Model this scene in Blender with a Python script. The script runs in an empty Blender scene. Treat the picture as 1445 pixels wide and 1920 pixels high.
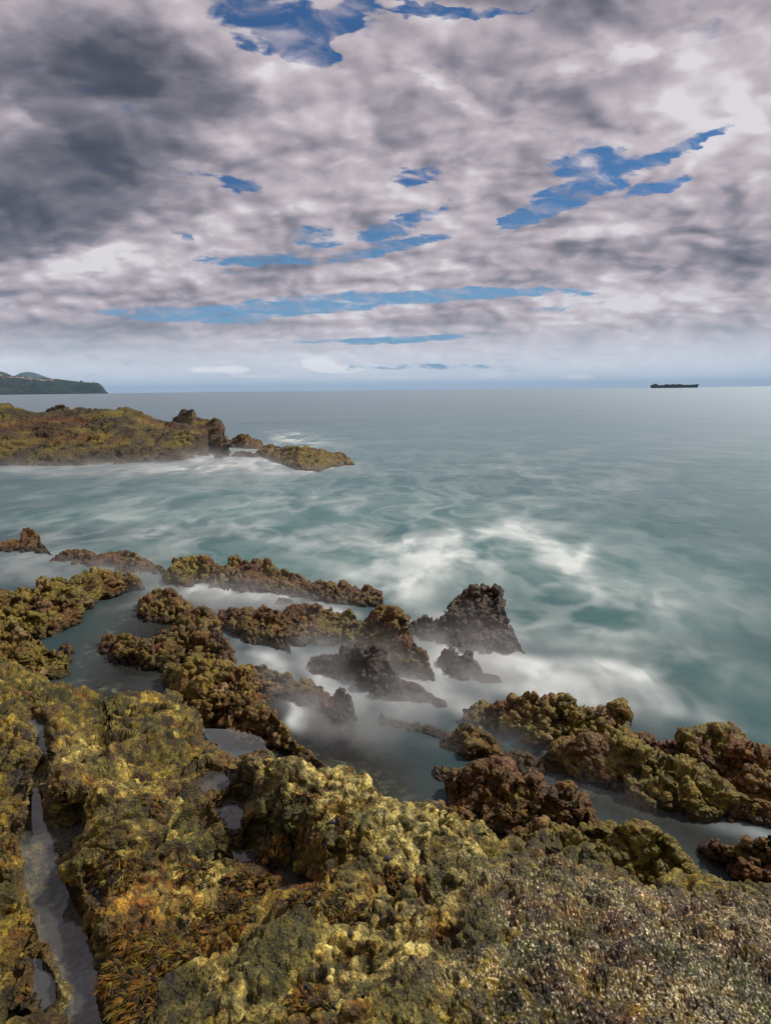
import bpy, math, random
import numpy as np
from mathutils import Matrix, Vector

scene = bpy.context.scene
col = scene.collection
R = math.radians
random.seed(7)
rng = np.random.default_rng(11)

# ------------------------------------------------------------------ camera
H = 3.0                      # eye height above the sea
F = 1280.0                   # focal length in photograph pixels (photo 1445 x 1920)
PITCH = R(10.12)
ROLL = R(0.62)
_f = np.array([0, math.cos(PITCH), -math.sin(PITCH)])
_r0 = np.array([1.0, 0, 0]); _u0 = np.array([0, math.sin(PITCH), math.cos(PITCH)])
_r = math.cos(ROLL) * _r0 - math.sin(ROLL) * _u0
_u = math.cos(ROLL) * _u0 + math.sin(ROLL) * _r0
cam = bpy.data.cameras.new('camera')
cam.sensor_fit = 'VERTICAL'; cam.sensor_height = 36; cam.lens = 24
cam.clip_start = 0.05; cam.clip_end = 120000
camo = bpy.data.objects.new('camera', cam); col.objects.link(camo)
camo.matrix_world = Matrix(((_r[0], _u[0], -_f[0], 0), (_r[1], _u[1], -_f[1], 0), (_r[2], _u[2], -_f[2], H), (0, 0, 0, 1)))
scene.camera = camo

def ray(px, py):
    px = np.asarray(px, float)[..., None]; py = np.asarray(py, float)[..., None]
    return _f * F + _r * (px - 722.5) - _u * (py - 960.0)
def at(px, py, z):
    """point where the sight line through photo pixel px,py meets height z"""
    d = ray(px, py); z = np.asarray(z, float)
    t = (z - H) / np.minimum(d[..., 2], -0.3)
    return np.stack([d[..., 0] * t, d[..., 1] * t, z + 0 * t], -1)
def hdir(px, py):
    d = ray(px, py); l = np.hypot(d[..., 0], d[..., 1])
    return d[..., 0] / l, d[..., 1] / l, -d[..., 2] / l       # unit horizontal direction, tan below horizon
def proj(P):
    v = P - np.array([0, 0, H])
    w = v @ _f
    return 722.5 + F * (v @ _r) / w, 960.0 - F * (v @ _u) / w

# ------------------------------------------------------------------ exposure, world, sun
scene.view_settings.view_transform = 'Standard'
scene.view_settings.look = 'None'
scene.view_settings.exposure = 0.0
scene.view_settings.gamma = 1
SUN_EL, SUN_AZ = R(48), R(62)          # azimuth clockwise from +Y (the view direction)
sun = bpy.data.lights.new('sun', 'SUN'); sun.energy = 5.0; sun.angle = R(5); sun.color = (1.0, 0.93, 0.82)
suno = bpy.data.objects.new('sun', sun); col.objects.link(suno)
sd = Vector((math.sin(SUN_AZ) * math.cos(SUN_EL), math.cos(SUN_AZ) * math.cos(SUN_EL), math.sin(SUN_EL)))
suno.rotation_euler = sd.to_track_quat('Z', 'Y').to_euler()

class NT:
    """tiny helper for writing node trees"""
    def __init__(s, tree): s.t = tree; s.n = tree.nodes; s.l = tree.links
    def node(s, typ, ins=None, **kw):
        n = s.n.new(typ)
        for k, v in kw.items(): setattr(n, k, v)
        for k, v in (ins or {}).items():
            if hasattr(v, 'links') or isinstance(v, bpy.types.NodeSocket): s.l.new(v, n.inputs[k])
            else: n.inputs[k].default_value = v
        return n
    def math(s, op, a, b=0.0, c=0.0, clamp=False):
        return s.node('ShaderNodeMath', {0: a, 1: b, 2: c}, operation=op, use_clamp=clamp).outputs[0]
    def vmath(s, op, a, b=(0, 0, 0)):
        n = s.node('ShaderNodeVectorMath', {0: a, 1: b}, operation=op)
        return n.outputs['Value'] if op in ('DOT_PRODUCT', 'LENGTH') else n.outputs[0]
    def mix(s, f, a, b, typ='RGBA', blend='MIX'):
        n = s.node('ShaderNodeMix', None, data_type=typ, blend_type=blend) if typ == 'RGBA' else s.node('ShaderNodeMix', None, data_type=typ)
        i = {'RGBA': (0, 6, 7, 2), 'FLOAT': (0, 2, 3, 0)}[typ]
        for k, v in zip(i[:3], (f, a, b)):
            if isinstance(v, bpy.types.NodeSocket): s.l.new(v, n.inputs[k])
            else: n.inputs[k].default_value = v
        return n.outputs[i[3]]
    def ramp(s, x, a, b, lo=0.0, hi=1.0, smooth=True):
        return s.node('ShaderNodeMapRange', {0: x, 1: a, 2: b, 3: lo, 4: hi}, interpolation_type='SMOOTHSTEP' if smooth else 'LINEAR').outputs[0]
    def noise(s, v, scale, detail=4, rough=0.5, dist=0.0, out='Factor'):
        n = s.node('ShaderNodeTexNoise', {'Vector': v, 'Scale': scale, 'Detail': detail, 'Roughness': rough, 'Distortion': dist})
        return n.outputs[0] if out == 'Factor' else n.outputs[1]

def C3(*c): return (c[0], c[1], c[2], 1.0)

world = bpy.data.worlds.new('World'); scene.world = world; world.use_nodes = True
w = NT(world.node_tree); w.n.clear()
sky = w.node('ShaderNodeTexSky', sky_type='NISHITA', sun_disc=False, sun_elevation=SUN_EL, sun_rotation=SUN_AZ)
gen = w.node('ShaderNodeTexCoord').outputs['Generated']
sep = w.node('ShaderNodeSeparateXYZ', {0: gen})
zc = w.math('ADD', w.math('MAXIMUM', sep.outputs[2], 0.0), 0.035)
u_ = w.math('DIVIDE', sep.outputs[0], zc); v_ = w.math('DIVIDE', sep.outputs[1], zc)
def suv(px, py):
    d = ray(px, py); d = d / np.linalg.norm(d)
    zz = max(d[2], 0) + 0.035
    return np.array([d[0] / zz, d[1] / zz])
UV0 = w.node('ShaderNodeCombineXYZ', {0: u_, 1: v_, 2: 0.0}).outputs[0]
# wobble so that nothing keeps a clean outline; stronger for far cloud in deck units
wn = w.noise(UV0, 3.0, 4, 0.6, 0, 'Color')
wob = w.vmath('SUBTRACT', wn, (0.5, 0.5, 0.5))
wobs = w.node('ShaderNodeVectorMath', {0: wob, 'Scale': 0.30}, operation='SCALE').outputs[0]
wn2 = w.noise(UV0, 11.0, 3, 0.6, 0, 'Color')
wobs2 = w.node('ShaderNodeVectorMath', {0: w.vmath('SUBTRACT', wn2, (0.5, 0.5, 0.5)), 'Scale': 0.16}, operation='SCALE').outputs[0]
UVw = w.vmath('ADD', w.vmath('ADD', UV0, wobs), wobs2)
hom = w.vmath('ADD', w.vmath('MULTIPLY', UVw, (1, 1, 0)), (0, 0, 1))
def blob(cx, cy, ax, ay, bx, by, amp=1.0, src=None):
    c = suv(cx, cy)
    a = (suv(cx + ax, cy + ay) - suv(cx - ax, cy - ay)) / 2
    b = (suv(cx + bx, cy + by) - suv(cx - bx, cy - by)) / 2
    M = np.linalg.inv(np.array([[a[0], b[0]], [a[1], b[1]]]))
    k = -M @ c
    src = src or hom
    p = w.vmath('DOT_PRODUCT', src, (M[0, 0], M[0, 1], k[0]))
    q = w.vmath('DOT_PRODUCT', src, (M[1, 0], M[1, 1], k[1]))
    d2 = w.math('ADD', w.math('MULTIPLY', p, p), w.math('MULTIPLY', q, q))
    return w.ramp(d2, 0.0, 3.3, amp, 0.0)
def blobs(lst):
    acc = None
    for b in lst:
        o = blob(*b)
        acc = o if acc is None else w.math('ADD', acc, o)
    return acc
gaps = blobs([
    (505, 45, 80, 46, -22, 32, .85), (620, 45, 45, -25, 15, 24, .62), (860, 8, 120, -4, 2, 10, .8), (575, 100, 40, 20, -8, 18, .7),
    (455, 342, 46, 8, 0, 11, .66), (785, 330, 24, -10, 4, 15, .62), (365, 322, 18, 0, 0, 8, .5),
    (1075, 362, 105, -46, 9, 18, .85), (1105, 305, 50, -12, 6, 17, .7), (1262, 283, 78, -32, 4, 8, .8), (1225, 352, 55, -16, 3, 11, .8), (985, 405, 40, -14, 3, 12, .8),
    (740, 425, 62, -22, 4, 14, .72), (725, 465, 80, -18, 3, 8, .85), (595, 452, 34, 4, 0, 16, .62),
    (475, 487, 75, -4, 0, 9, .75), (345, 442, 16, 4, 0, 9, .7), (560, 497, 30, 0, 0, 6, .5),
    (560, 575, 190, -14, 1, 13, 1.0), (820, 555, 160, -8, 1, 8, .95), (350, 593, 120, 6, 0, 10, .95), (965, 550, 60, -3, 0, 6, .6), (1080, 551, 24, 0, 0, 7, .5),
    (760, 637, 110, -5, 0, 5, .7), (1150, 622, 90, -3, 0, 3, .4), (600, 640, 90, -2, 0, 3, .5), (1020, 580, 40, 0, 0, 4, .4), (800, 688, 110, 0, 0, 5, .5),
])
darks = blobs([
    (60, 60, 220, 60, -30, 80, .45), (150, 115, 130, 20, -10, 45, .35), (60, 350, 180, -60, 40, 100, .80), (290, 150, 120, 40, -20, 50, .35), (20, 420, 160, -30, 10, 70, .5),
    (250, 250, 150, -30, 20, 60, .45), (300, 390, 120, -30, 10, 40, .35), (60, 640, 220, -8, 0, 24, .9), (700, 606, 160, 0, 0, 6, .35), (880, 600, 120, 0, 0, 7, .35), (430, 709, 26, 0, 0, 4, .6), (607, 702, 34, 0, 0, 4, .6), (300, 655, 90, 0, 0, 8, .4), (470, 215, 90, 30, -10, 30, .2), (800, 190, 110, 0, 0, 30, .2),
    (1140, 185, 90, -25, 8, 32, .38), (1020, 175, 40, 0, 0, 30, .25), (950, 110, 60, 20, 0, 20, .18), (1160, 487, 90, 0, 0, 24, .35), (1390, 487, 90, -8, 0, 22, .35),
    (1380, 380, 60, -20, 0, 30, .22), (1370, 630, 110, 0, 0, 12, .35), (820, 603, 60, 0, 0, 10, .3), (560, 610, 80, 0, 0, 9, .25), (1000, 480, 60, -10, 0, 14, .2),
    (240, 535, 200, -14, 0, 14, .25), (660, 140, 90, -20, 0, 30, .2), (1200, 60, 110, 20, 0, 26, .2), (540, 300, 90, 10, 0, 30, .15),
])
lights = blobs([
    (600, 686, 30, 0, 0, 11, 1.3), (430, 696, 34, 0, 0, 6, 1.0), (390, 694, 20, 0, 0, 5, .8), (655, 694, 24, 0, 0, 5, .7), (1090, 708, 30, 0, 0, 4, .7), (1150, 685, 60, 0, 0, 4, .5), (160, 490, 60, -10, 0, 20, .3), (900, 330, 60, -10, 0, 20, .18), (1100, 435, 140, -12, 0, 12, .3),
    (660, 510, 130, -6, 0, 12, .22), (1200, 570, 180, -4, 0, 18, .22), (1150, 110, 150, -30, 10, 14, .2), (860, 175, 60, 40, -6, 10, .18), (700, 700, 60, 0, 0, 5, .3),
    (60, 240, 60, 40, -10, 14, .25), (240, 190, 60, -10, 0, 14, .2), (1030, 600, 130, 0, 0, 8, .2), (900, 270, 100, -10, 0, 16, .12), (220, 640, 60, 0, 0, 9, .25),
])
# billows: lumps of cloud with lit tops and dim undersides
zs = w.math('ADD', w.math('MAXIMUM', sep.outputs[2], 0.0), 0.40)
UV2 = w.node('ShaderNodeCombineXYZ', {0: w.math('DIVIDE', sep.outputs[0], zs), 1: w.math('DIVIDE', sep.outputs[1], zs), 2: 0.0}).outputs[0]
UV2 = w.node('ShaderNodeMapping', {'Vector': UV2, 'Rotation': (0, 0, R(-14)), 'Scale': (0.85, 1.0, 1.0)}).outputs[0]
def bill(off):
    v = w.vmath('ADD', UV2, off)
    wv = w.node('ShaderNodeVectorMath', {0: w.vmath('SUBTRACT', w.noise(v, 8.0, 3, 0.5, 0, 'Color'), (0.5, 0.5, 0.5)), 'Scale': 0.16}, operation='SCALE').outputs[0]
    vv = w.vmath('ADD', v, wv)
    a = w.noise(v, 8.6, 5, 0.50, 0.2)
    p1 = w.node('ShaderNodeTexVoronoi', {'Vector': vv, 'Scale': 8.5, 'Smoothness': 0.6}, feature='SMOOTH_F1', voronoi_dimensions='2D').outputs['Distance']
    p2 = w.node('ShaderNodeTexVoronoi', {'Vector': vv, 'Scale': 22.0, 'Smoothness': 0.7}, feature='SMOOTH_F1', voronoi_dimensions='2D').outputs['Distance']
    pf = w.math('SUBTRACT', 0.92, w.math('ADD', w.math('MULTIPLY', p1, 0.55), w.math('MULTIPLY', p2, 0.45)))
    return w.math('ADD', w.math('MULTIPLY', a, 0.62), w.math('MULTIPLY', pf, 0.38))
nA = w.noise(UV2, 3.3, 3, 0.5)
h0 = bill((0, 0, 0)); h1 = bill((-0.011, 0.026, 0))
relief_c = w.math('SUBTRACT', h1, h0)
fr1 = w.noise(w.node('ShaderNodeMapping', {'Vector': UV2, 'Scale': (0.8, 1.2, 1)}).outputs[0], 20.0, 4, 0.6, 0.5)
fr2 = w.noise(UV2, 7.0, 3, 0.5)
edge = w.math('ADD', w.math('MULTIPLY', w.math('SUBTRACT', fr1, 0.5), 3.6), w.math('MULTIPLY', w.math('SUBTRACT', fr2, 0.5), 2.2))
dens = w.math('SUBTRACT', w.math('ADD', 0.56, edge), w.math('MULTIPLY', gaps, 1.05))
dens = w.math('ADD', dens, w.ramp(gaps, 0.0, 0.6, 0.65, 0.0))
alpha = w.math('MAXIMUM', w.ramp(dens, -0.42, 0.72), w.ramp(fr1, 0.40, 0.72, 0.0, 0.62))
shade = w.math('ADD', w.math('MULTIPLY', w.math('SUBTRACT', nA, 0.5), -1.1), 0.80)
shade = w.math('ADD', shade, w.math('MULTIPLY', relief_c, 1.75))
shade = w.math('ADD', shade, w.math('MULTIPLY', w.math('SUBTRACT', h0, 0.5), 0.9))
shade = w.math('ADD', shade, w.math('MULTIPLY', lights, 0.8))
elev = w.math('MAXIMUM', sep.outputs[2], 0.0)
shade = w.math('MULTIPLY', shade, w.math('SUBTRACT', 1.0, w.ramp(darks, 0.05, 1.5, 0.0, 0.66, False)))
shade = w.mix(w.ramp(elev, 0.02, 0.13, 0.55, 0.0), shade, 0.98, 'FLOAT')
shade = w.ramp(shade, 0.0, 1.12, 0.0, 1.0, smooth=False)
cr = w.node('ShaderNodeValToRGB', {0: shade})
e = cr.color_ramp
e.elements[0].position = 0.0; e.elements[0].color = C3(0.022, 0.030, 0.055)
e.elements[1].position = 1.0; e.elements[1].color = C3(0.86, 0.82, 0.86)
for p, c in ((0.25, (0.088, 0.094, 0.125)), (0.5, (0.28, 0.262, 0.315)), (0.68, (0.49, 0.43, 0.48)), (0.84, (0.66, 0.58, 0.63))):
    x = e.elements.new(p); x.color = C3(*c)
# blue between the clouds; paler towards the horizon
elev0 = w.math('MAXIMUM', sep.outputs[2], 0.0)
skyc = w.mix(1.0, sky.outputs[0], C3(0.19, 0.39, 0.62), blend='MULTIPLY')
skyc = w.mix(w.ramp(elev0, 0.10, 0.26, 0.65, 0.0), skyc, C3(1.9, 3.9, 6.2))
low = w.ramp(elev, 0.0, 0.11, 1.0, 0.0)
K = 8.6
cloudc = w.mix(1.0, cr.outputs[0], C3(K, K, K), blend='MULTIPLY')
cloudc = w.mix(w.math('MULTIPLY', w.math('MULTIPLY', low, 0.75), w.ramp(lights, 0.0, 0.8, 1.0, 0.3)), cloudc, C3(0.98 * K, 1.06 * K, 1.16 * K))
cum = blobs([(598, 684, 26, 0, 0, 11, 1.0), (640, 694, 34, 0, 0, 6, .9), (440, 694, 22, 0, 0, 7, .9), (385, 694, 28, 0, 0, 5, .8), (200, 640, 26, 0, 0, 8, .5), (1085, 708, 26, 0, 0, 5, .8), (920, 704, 26, 0, 0, 6, .6), (480, 706, 60, 0, 0, 3, .6), (740, 708, 60, 0, 0, 3, .6)])
cumn = w.noise(UV0, 3.2, 4, 0.6)
cum = w.ramp(w.math('ADD', cum, w.math('MULTIPLY', w.math('SUBTRACT', cumn, 0.5), 1.1)), 0.35, 0.85)
cloudc = w.mix(w.math('MULTIPLY', cum, w.math('MULTIPLY', low, 0.85)), cloudc, C3(1.25 * K, 1.22 * K, 1.22 * K))
both = w.mix(alpha, skyc, cloudc)
bg = w.node('ShaderNodeBackground', {'Color': both, 'Strength': 0.1})
w.l.new(bg.outputs[0], w.node('ShaderNodeOutputWorld').inputs[0])

# ------------------------------------------------------------------ numpy noise
def _h(ix, iy, iz, k):
    h = (ix.astype(np.int64) * 73856093) ^ (iy.astype(np.int64) * 19349663) ^ (iz.astype(np.int64) * 83492791) ^ (k * 2654435761)
    h &= 0xffffffff
    h ^= h >> 15; h = (h * 2246822519) & 0xffffffff
    h ^= h >> 13; h = (h * 3266489917) & 0xffffffff
    h ^= h >> 16
    return h.astype(np.float32) / np.float32(4294967296.0)
def _rot(a, b):
    ca, sa, cb, sb = math.cos(a), math.sin(a), math.cos(b), math.sin(b)
    return np.array([[ca, -sa, 0], [sa, ca, 0], [0, 0, 1.]]) @ np.array([[1., 0, 0], [0, cb, -sb], [0, sb, cb]])
_ROT = [_rot(.5, .4), _rot(1.3, -.5), _rot(2.2, .7)]
def vnoise(P, s, k=0):
    Q = (P @ _ROT[k % 3]) / s + np.array([k * .731, k * .417, k * .593]) % 7.0; i = np.floor(Q); f = (Q - i).astype(np.float32); f = f * f * (3 - 2 * f)
    out = 0
    for dx in (0, 1):
        for dy in (0, 1):
            for dz in (0, 1):
                wgt = (f[:, 0] if dx else 1 - f[:, 0]) * (f[:, 1] if dy else 1 - f[:, 1]) * (f[:, 2] if dz else 1 - f[:, 2])
                out = out + wgt * _h(i[:, 0] + dx, i[:, 1] + dy, i[:, 2] + dz, k)
    return out
def fbm(P, s, o=4, k=0, g=0.5):
    a = 1.0; t = 0; m = 0
    for j in range(o):
        t = t + a * vnoise(P, s / 2 ** j, k + j); m += a; a *= g
    return t / m
def worley(P, s, k=0):
    """nearest jittered cell centre: distance in cell units and a random number of that cell"""
    Q = P / s; b = np.floor(Q - 0.5)
    best = np.full(len(P), 9.0, np.float32); cid = np.zeros(len(P), np.float32)
    for dx in (0, 1):
        for dy in (0, 1):
            for dz in (0, 1):
                c = b + (dx, dy, dz)
                a0 = _h(c[:, 0], c[:, 1], c[:, 2], k); a1 = _h(c[:, 0], c[:, 1], c[:, 2], k + 1); a2 = _h(c[:, 0], c[:, 1], c[:, 2], k + 2)
                d = (Q[:, 0] - c[:, 0] - 0.15 - 0.7 * a0) ** 2 + (Q[:, 1] - c[:, 1] - 0.15 - 0.7 * a1) ** 2 + (Q[:, 2] - c[:, 2] - 0.15 - 0.7 * a2) ** 2
                m = d < best
                best = np.where(m, d, best); cid = np.where(m, a0, cid)
    return np.sqrt(best), cid
def sstep(x, a, b):
    t = np.clip((x - a) / (b - a), 0, 1); return t * t * (3 - 2 * t)
def interp(pts, x):
    p = np.array(sorted(pts), float); return np.interp(x, p[:, 0], p[:, 1])
def inpoly(px, py, poly):
    ins = np.zeros(px.shape, bool); n = len(poly)
    for i in range(n):
        x1, y1 = poly[i]; x2, y2 = poly[(i + 1) % n]
        if y1 == y2: continue
        c = ((y1 > py) != (y2 > py)) & (px < (x2 - x1) * (py - y1) / (y2 - y1) + x1)
        ins ^= c
    return ins
def sdist(px, py, poly):
    """signed distance in photo pixels, negative inside"""
    best = np.full(px.shape, 1e9); n = len(poly)
    for i in range(n):
        x1, y1 = poly[i]; x2, y2 = poly[(i + 1) % n]
        ex, ey = x2 - x1, y2 - y1
        t = np.clip(((px - x1) * ex + (py - y1) * ey) / (ex * ex + ey * ey + 1e-9), 0, 1)
        best = np.minimum(best, np.hypot(px - x1 - t * ex, py - y1 - t * ey))
    return np.where(inpoly(px, py, poly), -best, best)

# ------------------------------------------------------------------ object helpers
def tag(o, label=None, cat=None, group=None, kind=None):
    for k, v in (('label', label), ('category', cat), ('group', group), ('kind', kind)):
        if v: o[k] = v
    return o
def mesh_obj(name, V, faces, mat, attrs=None, parent=None, smooth=True, origin=None):
    V = np.asarray(V, np.float64)
    if origin is None and parent is None and len(V):
        origin = np.array([V[:, 0].mean(), V[:, 1].mean(), V[:, 2].min()])
    if origin is not None: V = V - origin
    me = bpy.data.meshes.new(name)
    faces = np.asarray(faces, np.int32)
    if faces.ndim == 2:
        n, k = faces.shape
        me.vertices.add(len(V)); me.vertices.foreach_set('co', V.astype(np.float32).ravel())
        me.loops.add(n * k); me.loops.foreach_set('vertex_index', faces.ravel())
        me.polygons.add(n); me.polygons.foreach_set('loop_start', np.arange(0, n * k, k, dtype=np.int32))
    me.update(calc_edges=True)
    if smooth: me.polygons.foreach_set('use_smooth', np.ones(len(me.polygons), bool))
    for k, a in (attrs or {}).items():
        a = np.asarray(a, np.float32)
        if a.ndim == 2:
            if a.shape[1] == 3: a = np.concatenate([a, np.ones((len(a), 1), np.float32)], 1)
            me.attributes.new(k, 'FLOAT_COLOR', 'POINT').data.foreach_set('color', a.ravel())
        else:
            me.attributes.new(k, 'FLOAT', 'POINT').data.foreach_set('value', a)
    me.materials.append(mat)
    o = bpy.data.objects.new(name, me); col.objects.link(o)
    if origin is not None: o.location = origin
    if parent: o.parent = parent
    return o
def grid_faces(nr, nc):
    i = np.arange(nr * nc).reshape(nr, nc)
    return np.stack([i[:-1, :-1], i[:-1, 1:], i[1:, 1:], i[1:, :-1]], -1).reshape(-1, 4)
def grid_normals(P):
    du = np.gradient(P, axis=1); dv = np.gradient(P, axis=0)
    n = np.cross(du, dv); l = np.linalg.norm(n, axis=-1, keepdims=True)
    n = n / np.maximum(l, 1e-9)
    return n

def renorm(Pf, nr, nc, ref):
    """normals of the sheet as it now stands, a little smoothed, kept on the side of ref"""
    Q = Pf.reshape(nr, nc, 3).copy()
    for _ in range(2):
        Q[1:-1] = (Q[:-2] + 2 * Q[1:-1] + Q[2:]) / 4
        Q[:, 1:-1] = (Q[:, :-2] + 2 * Q[:, 1:-1] + Q[:, 2:]) / 4
    N = grid_normals(Q).reshape(-1, 3)
    sgn = np.sign((N * ref).sum(1).mean()); N = N * sgn
    N = N * .85 + ref * .15
    return N / np.maximum(np.linalg.norm(N, axis=1, keepdims=True), 1e-6)

# ------------------------------------------------------------------ materials
def new_mat(name):
    m = bpy.data.materials.new(name); m.use_nodes = True
    t = NT(m.node_tree); t.n.clear(); return m, t
def out(t, surf=None, vol=None):
    o = t.node('ShaderNodeOutputMaterial')
    if surf: t.l.new(surf, o.inputs[0])
    if vol: t.l.new(vol, o.inputs[1])

def rock_material(name, s=1.0, bump=0.5, rough=0.62):
    """growth-covered rock: vertex colours carry the kinds of algae and some painted shade, nodes add the fine grain"""
    m, t = new_mat(name)
    co = t.node('ShaderNodeNewGeometry').outputs['Position']
    a = t.node('ShaderNodeAttribute', attribute_name='growth').outputs['Color']
    n1 = t.noise(co, 55 / s, 4, 0.7)
    n2 = t.noise(co, 210 / s, 3, 0.7)
    n3 = t.noise(co, 14 / s, 4, 0.6)
    k = t.math('ADD', t.ramp(n1, 0.28, 0.72, 0.15, 1.9, False), t.ramp(n2, 0.3, 0.7, -0.5, 0.5, False))
    c = t.mix(1.0, a, t.node('ShaderNodeCombineXYZ', {0: k, 1: k, 2: k}).outputs[0], blend='MULTIPLY')
    warm = t.mix(t.ramp(n3, 0.42, 0.66), C3(1, 1, 1), C3(1.05, 0.88, 0.65))
    c = t.mix(1.0, c, warm, blend='MULTIPLY')
    vo = t.node('ShaderNodeTexVoronoi', {'Vector': co, 'Scale': 75 / s, 'Randomness': 1.0})
    hgt = t.math('ADD', t.math('MULTIPLY', n1, 0.8), t.math('ADD', t.math('MULTIPLY', n2, 0.35), t.math('MULTIPLY', vo.outputs['Distance'], -0.5)))
    bp = t.node('ShaderNodeBump', {'Height': hgt, 'Strength': bump, 'Distance': 0.02 * s})
    p = t.node('ShaderNodeBsdfPrincipled', {'Base Color': c, 'Roughness': t.ramp(n3, 0.3, 0.7, rough - 0.15, rough + 0.18), 'Normal': bp.outputs[0], 'Specular IOR Level': 0.35})
    out(t, p.outputs[0]); return m
M_near = rock_material('algae_rock_near', 1.0, 0.8)
M_mid = rock_material('algae_rock_mid', 2.0, 0.8, 0.55)
M_far = rock_material('algae_rock_far', 5.0, 1.0, 0.6)

# ------------------------------------------------------------------ growth colours (surface colours, crevice shade painted in)
OL = np.array([.112, .086, .005]); YE = np.array([.270, .212, .022]); PALE = np.array([.43, .375, .13]); BR = np.array([.070, .029, .0035])
DB = np.array([.020, .012, .004]); OR = np.array([.150, .058, .003]); GR = np.array([.038, .042, .006]); WH = np.array([.50, .45, .33]); BK = np.array([.018, .017, .015])
PK = np.array([.20, .13, .10])
def L(a, b, t): return a + (b - a) * np.asarray(t)[:, None]

def lumps(P, N, spec, shp=None):
    """push the sheet out along its normals into rounded knobs; returns points, knob height 0..1 and knob id"""
    k = 0; hh = None; cid = None
    ref = N
    for s, amp in spec:
        if shp: N = renorm(P, shp[0], shp[1], ref)
        d, c = worley(P, s, 31 + k * 7)
        dome = np.sqrt(np.clip(1 - (d / 0.64) ** 2, 0, 1))
        amp_l = amp * (0.55 + 0.9 * c)
        P = P + N * ((dome - 0.55) * amp_l)[:, None]
        if k == 0 or hh is None: hh = dome; cid = c
        else: hh = 0.5 * hh + 0.5 * dome
        k += 1
    return P, hh, cid

def relief(name, label, top, bot, s=0.5, q=1.3, back=None, maxdepth=None, base=0.0, spec=((.16, .07), (.055, .022)), low=(.5, .10),
           colour='brown', mat=None, res=1.0, cat='rock', group=None, zmin=-0.35):
    """a rock standing in the water: waterline and crest are given, the body rises between them and falls away behind"""
    x0, x1 = min(p[0] for p in top), max(p[0] for p in top)
    nc = max(12, int((x1 - x0) / 1.6 * res))
    X = np.linspace(x0, x1, nc)
    yt = interp(top, X); yb = interp(bot, X)
    yb = np.maximum(yb, yt + 0.8)
    edge = np.minimum(X - x0, x1 - X); r_ = np.clip(edge / min(10, (x1 - x0) / 4), 0, 1); r_ = np.sqrt(1 - (1 - r_) ** 2)
    yt = yb - (yb - yt) * (0.15 + 0.85 * r_)
    hx, hy, tb = hdir(X, yb); rb = (H - base) / tb
    tx, ty, tt = hdir(X, yt); r0 = (H - base) / np.maximum(tt, 0.004)
    rt = rb + np.minimum(s * (r0 - rb), maxdepth if maxdepth else 1e9)
    ker = np.ones(max(3, nc // 40 * 2 + 1)); ker /= ker.sum()
    depth = rt - rb
    pad = len(ker) // 2; depth = np.convolve(np.pad(depth, pad, mode='edge'), ker, 'valid')[:nc]
    rt = rb + np.minimum(depth, (r0 - rb) * 0.93)
    nf = max(10, int((yb - yt).max() / 1.3 * res)); nb = max(8, nf // 2)
    rows = []
    hmax = H - rt * tt
    for t in (1.0, 0.5):                                             # foot under water
        rows.append(np.stack([hx * (rb - 0.10 * t), hy * (rb - 0.10 * t), np.full(nc, base) - abs(zmin) * t], -1))
    for j in range(nf + 1):
        t = j / nf; y = yb + (yt - yb) * t
        ax, ay, ta = hdir(X, y); r = rb + (rt - rb) * t ** q
        rows.append(np.stack([ax * r, ay * r, H - r * ta], -1))
    B = back if back is not None else 0.35 + 0.7 * np.maximum(hmax - base, 0)
    for j in range(1, nb + 1):
        t = j / nb; r = rt + B * (1 - (1 - t) ** 1.0)
        z = hmax - (hmax - base + abs(zmin)) * (t ** 1.8)
        rows.append(np.stack([tx * r, ty * r, z], -1))
    P = np.array(rows); nr = len(P)
    N = grid_normals(P)
    if N[..., 2].mean() < 0: N = -N
    Pf = P.reshape(-1, 3); Nf = N.reshape(-1, 3)
    amp_s = np.clip((np.repeat(hmax[None], nr, 0).ravel() - base) / 0.18, 0.25, 1)
    sc, am = low
    Pf = Pf + Nf * ((fbm(Pf, sc, 3, 5) - 0.5) * 2 * am * amp_s)[:, None]
    spec2 = [(a, b) for a, b in spec]
    if colour != 'far' and mat is None:
        ck = np.abs(2 * fbm(Pf, .36, 3, 71) - 1); ck2 = np.abs(2 * fbm(Pf, .16, 3, 73) - 1)
        Pf = Pf - Nf * ((np.exp(-(ck / .07) ** 2) * .075 + np.exp(-(ck2 / .08) ** 2) * .035) * np.clip(amp_s, .2, 1))[:, None]
    if colour == 'far':
        Q = Pf @ np.array([[.92, .0, .39], [0, 1, 0], [-.39, 0, .92]]).T
        rg = 1 - np.abs(2 * fbm(Q * np.array([.28, .5, 1.6]), .9, 4, 21) - 1)
        Pf = Pf + Nf * ((rg - .75) * .55)[:, None]
    P0 = Pf.copy()
    Pf, hh, cid = lumps(Pf, Nf, spec2, (nr, nc))
    vary = .45 + .85 * sstep(fbm(P0, .40 * max(1, spec2[0][0] / .2), 3, 37), .36, .62)
    Pf = P0 + (Pf - P0) * (np.maximum(amp_s, .5) * vary)[:, None]
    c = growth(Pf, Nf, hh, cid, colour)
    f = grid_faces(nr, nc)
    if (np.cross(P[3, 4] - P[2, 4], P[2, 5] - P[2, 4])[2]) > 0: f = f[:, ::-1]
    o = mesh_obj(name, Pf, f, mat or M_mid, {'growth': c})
    tag(o, label, cat, group)
    return o

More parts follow.
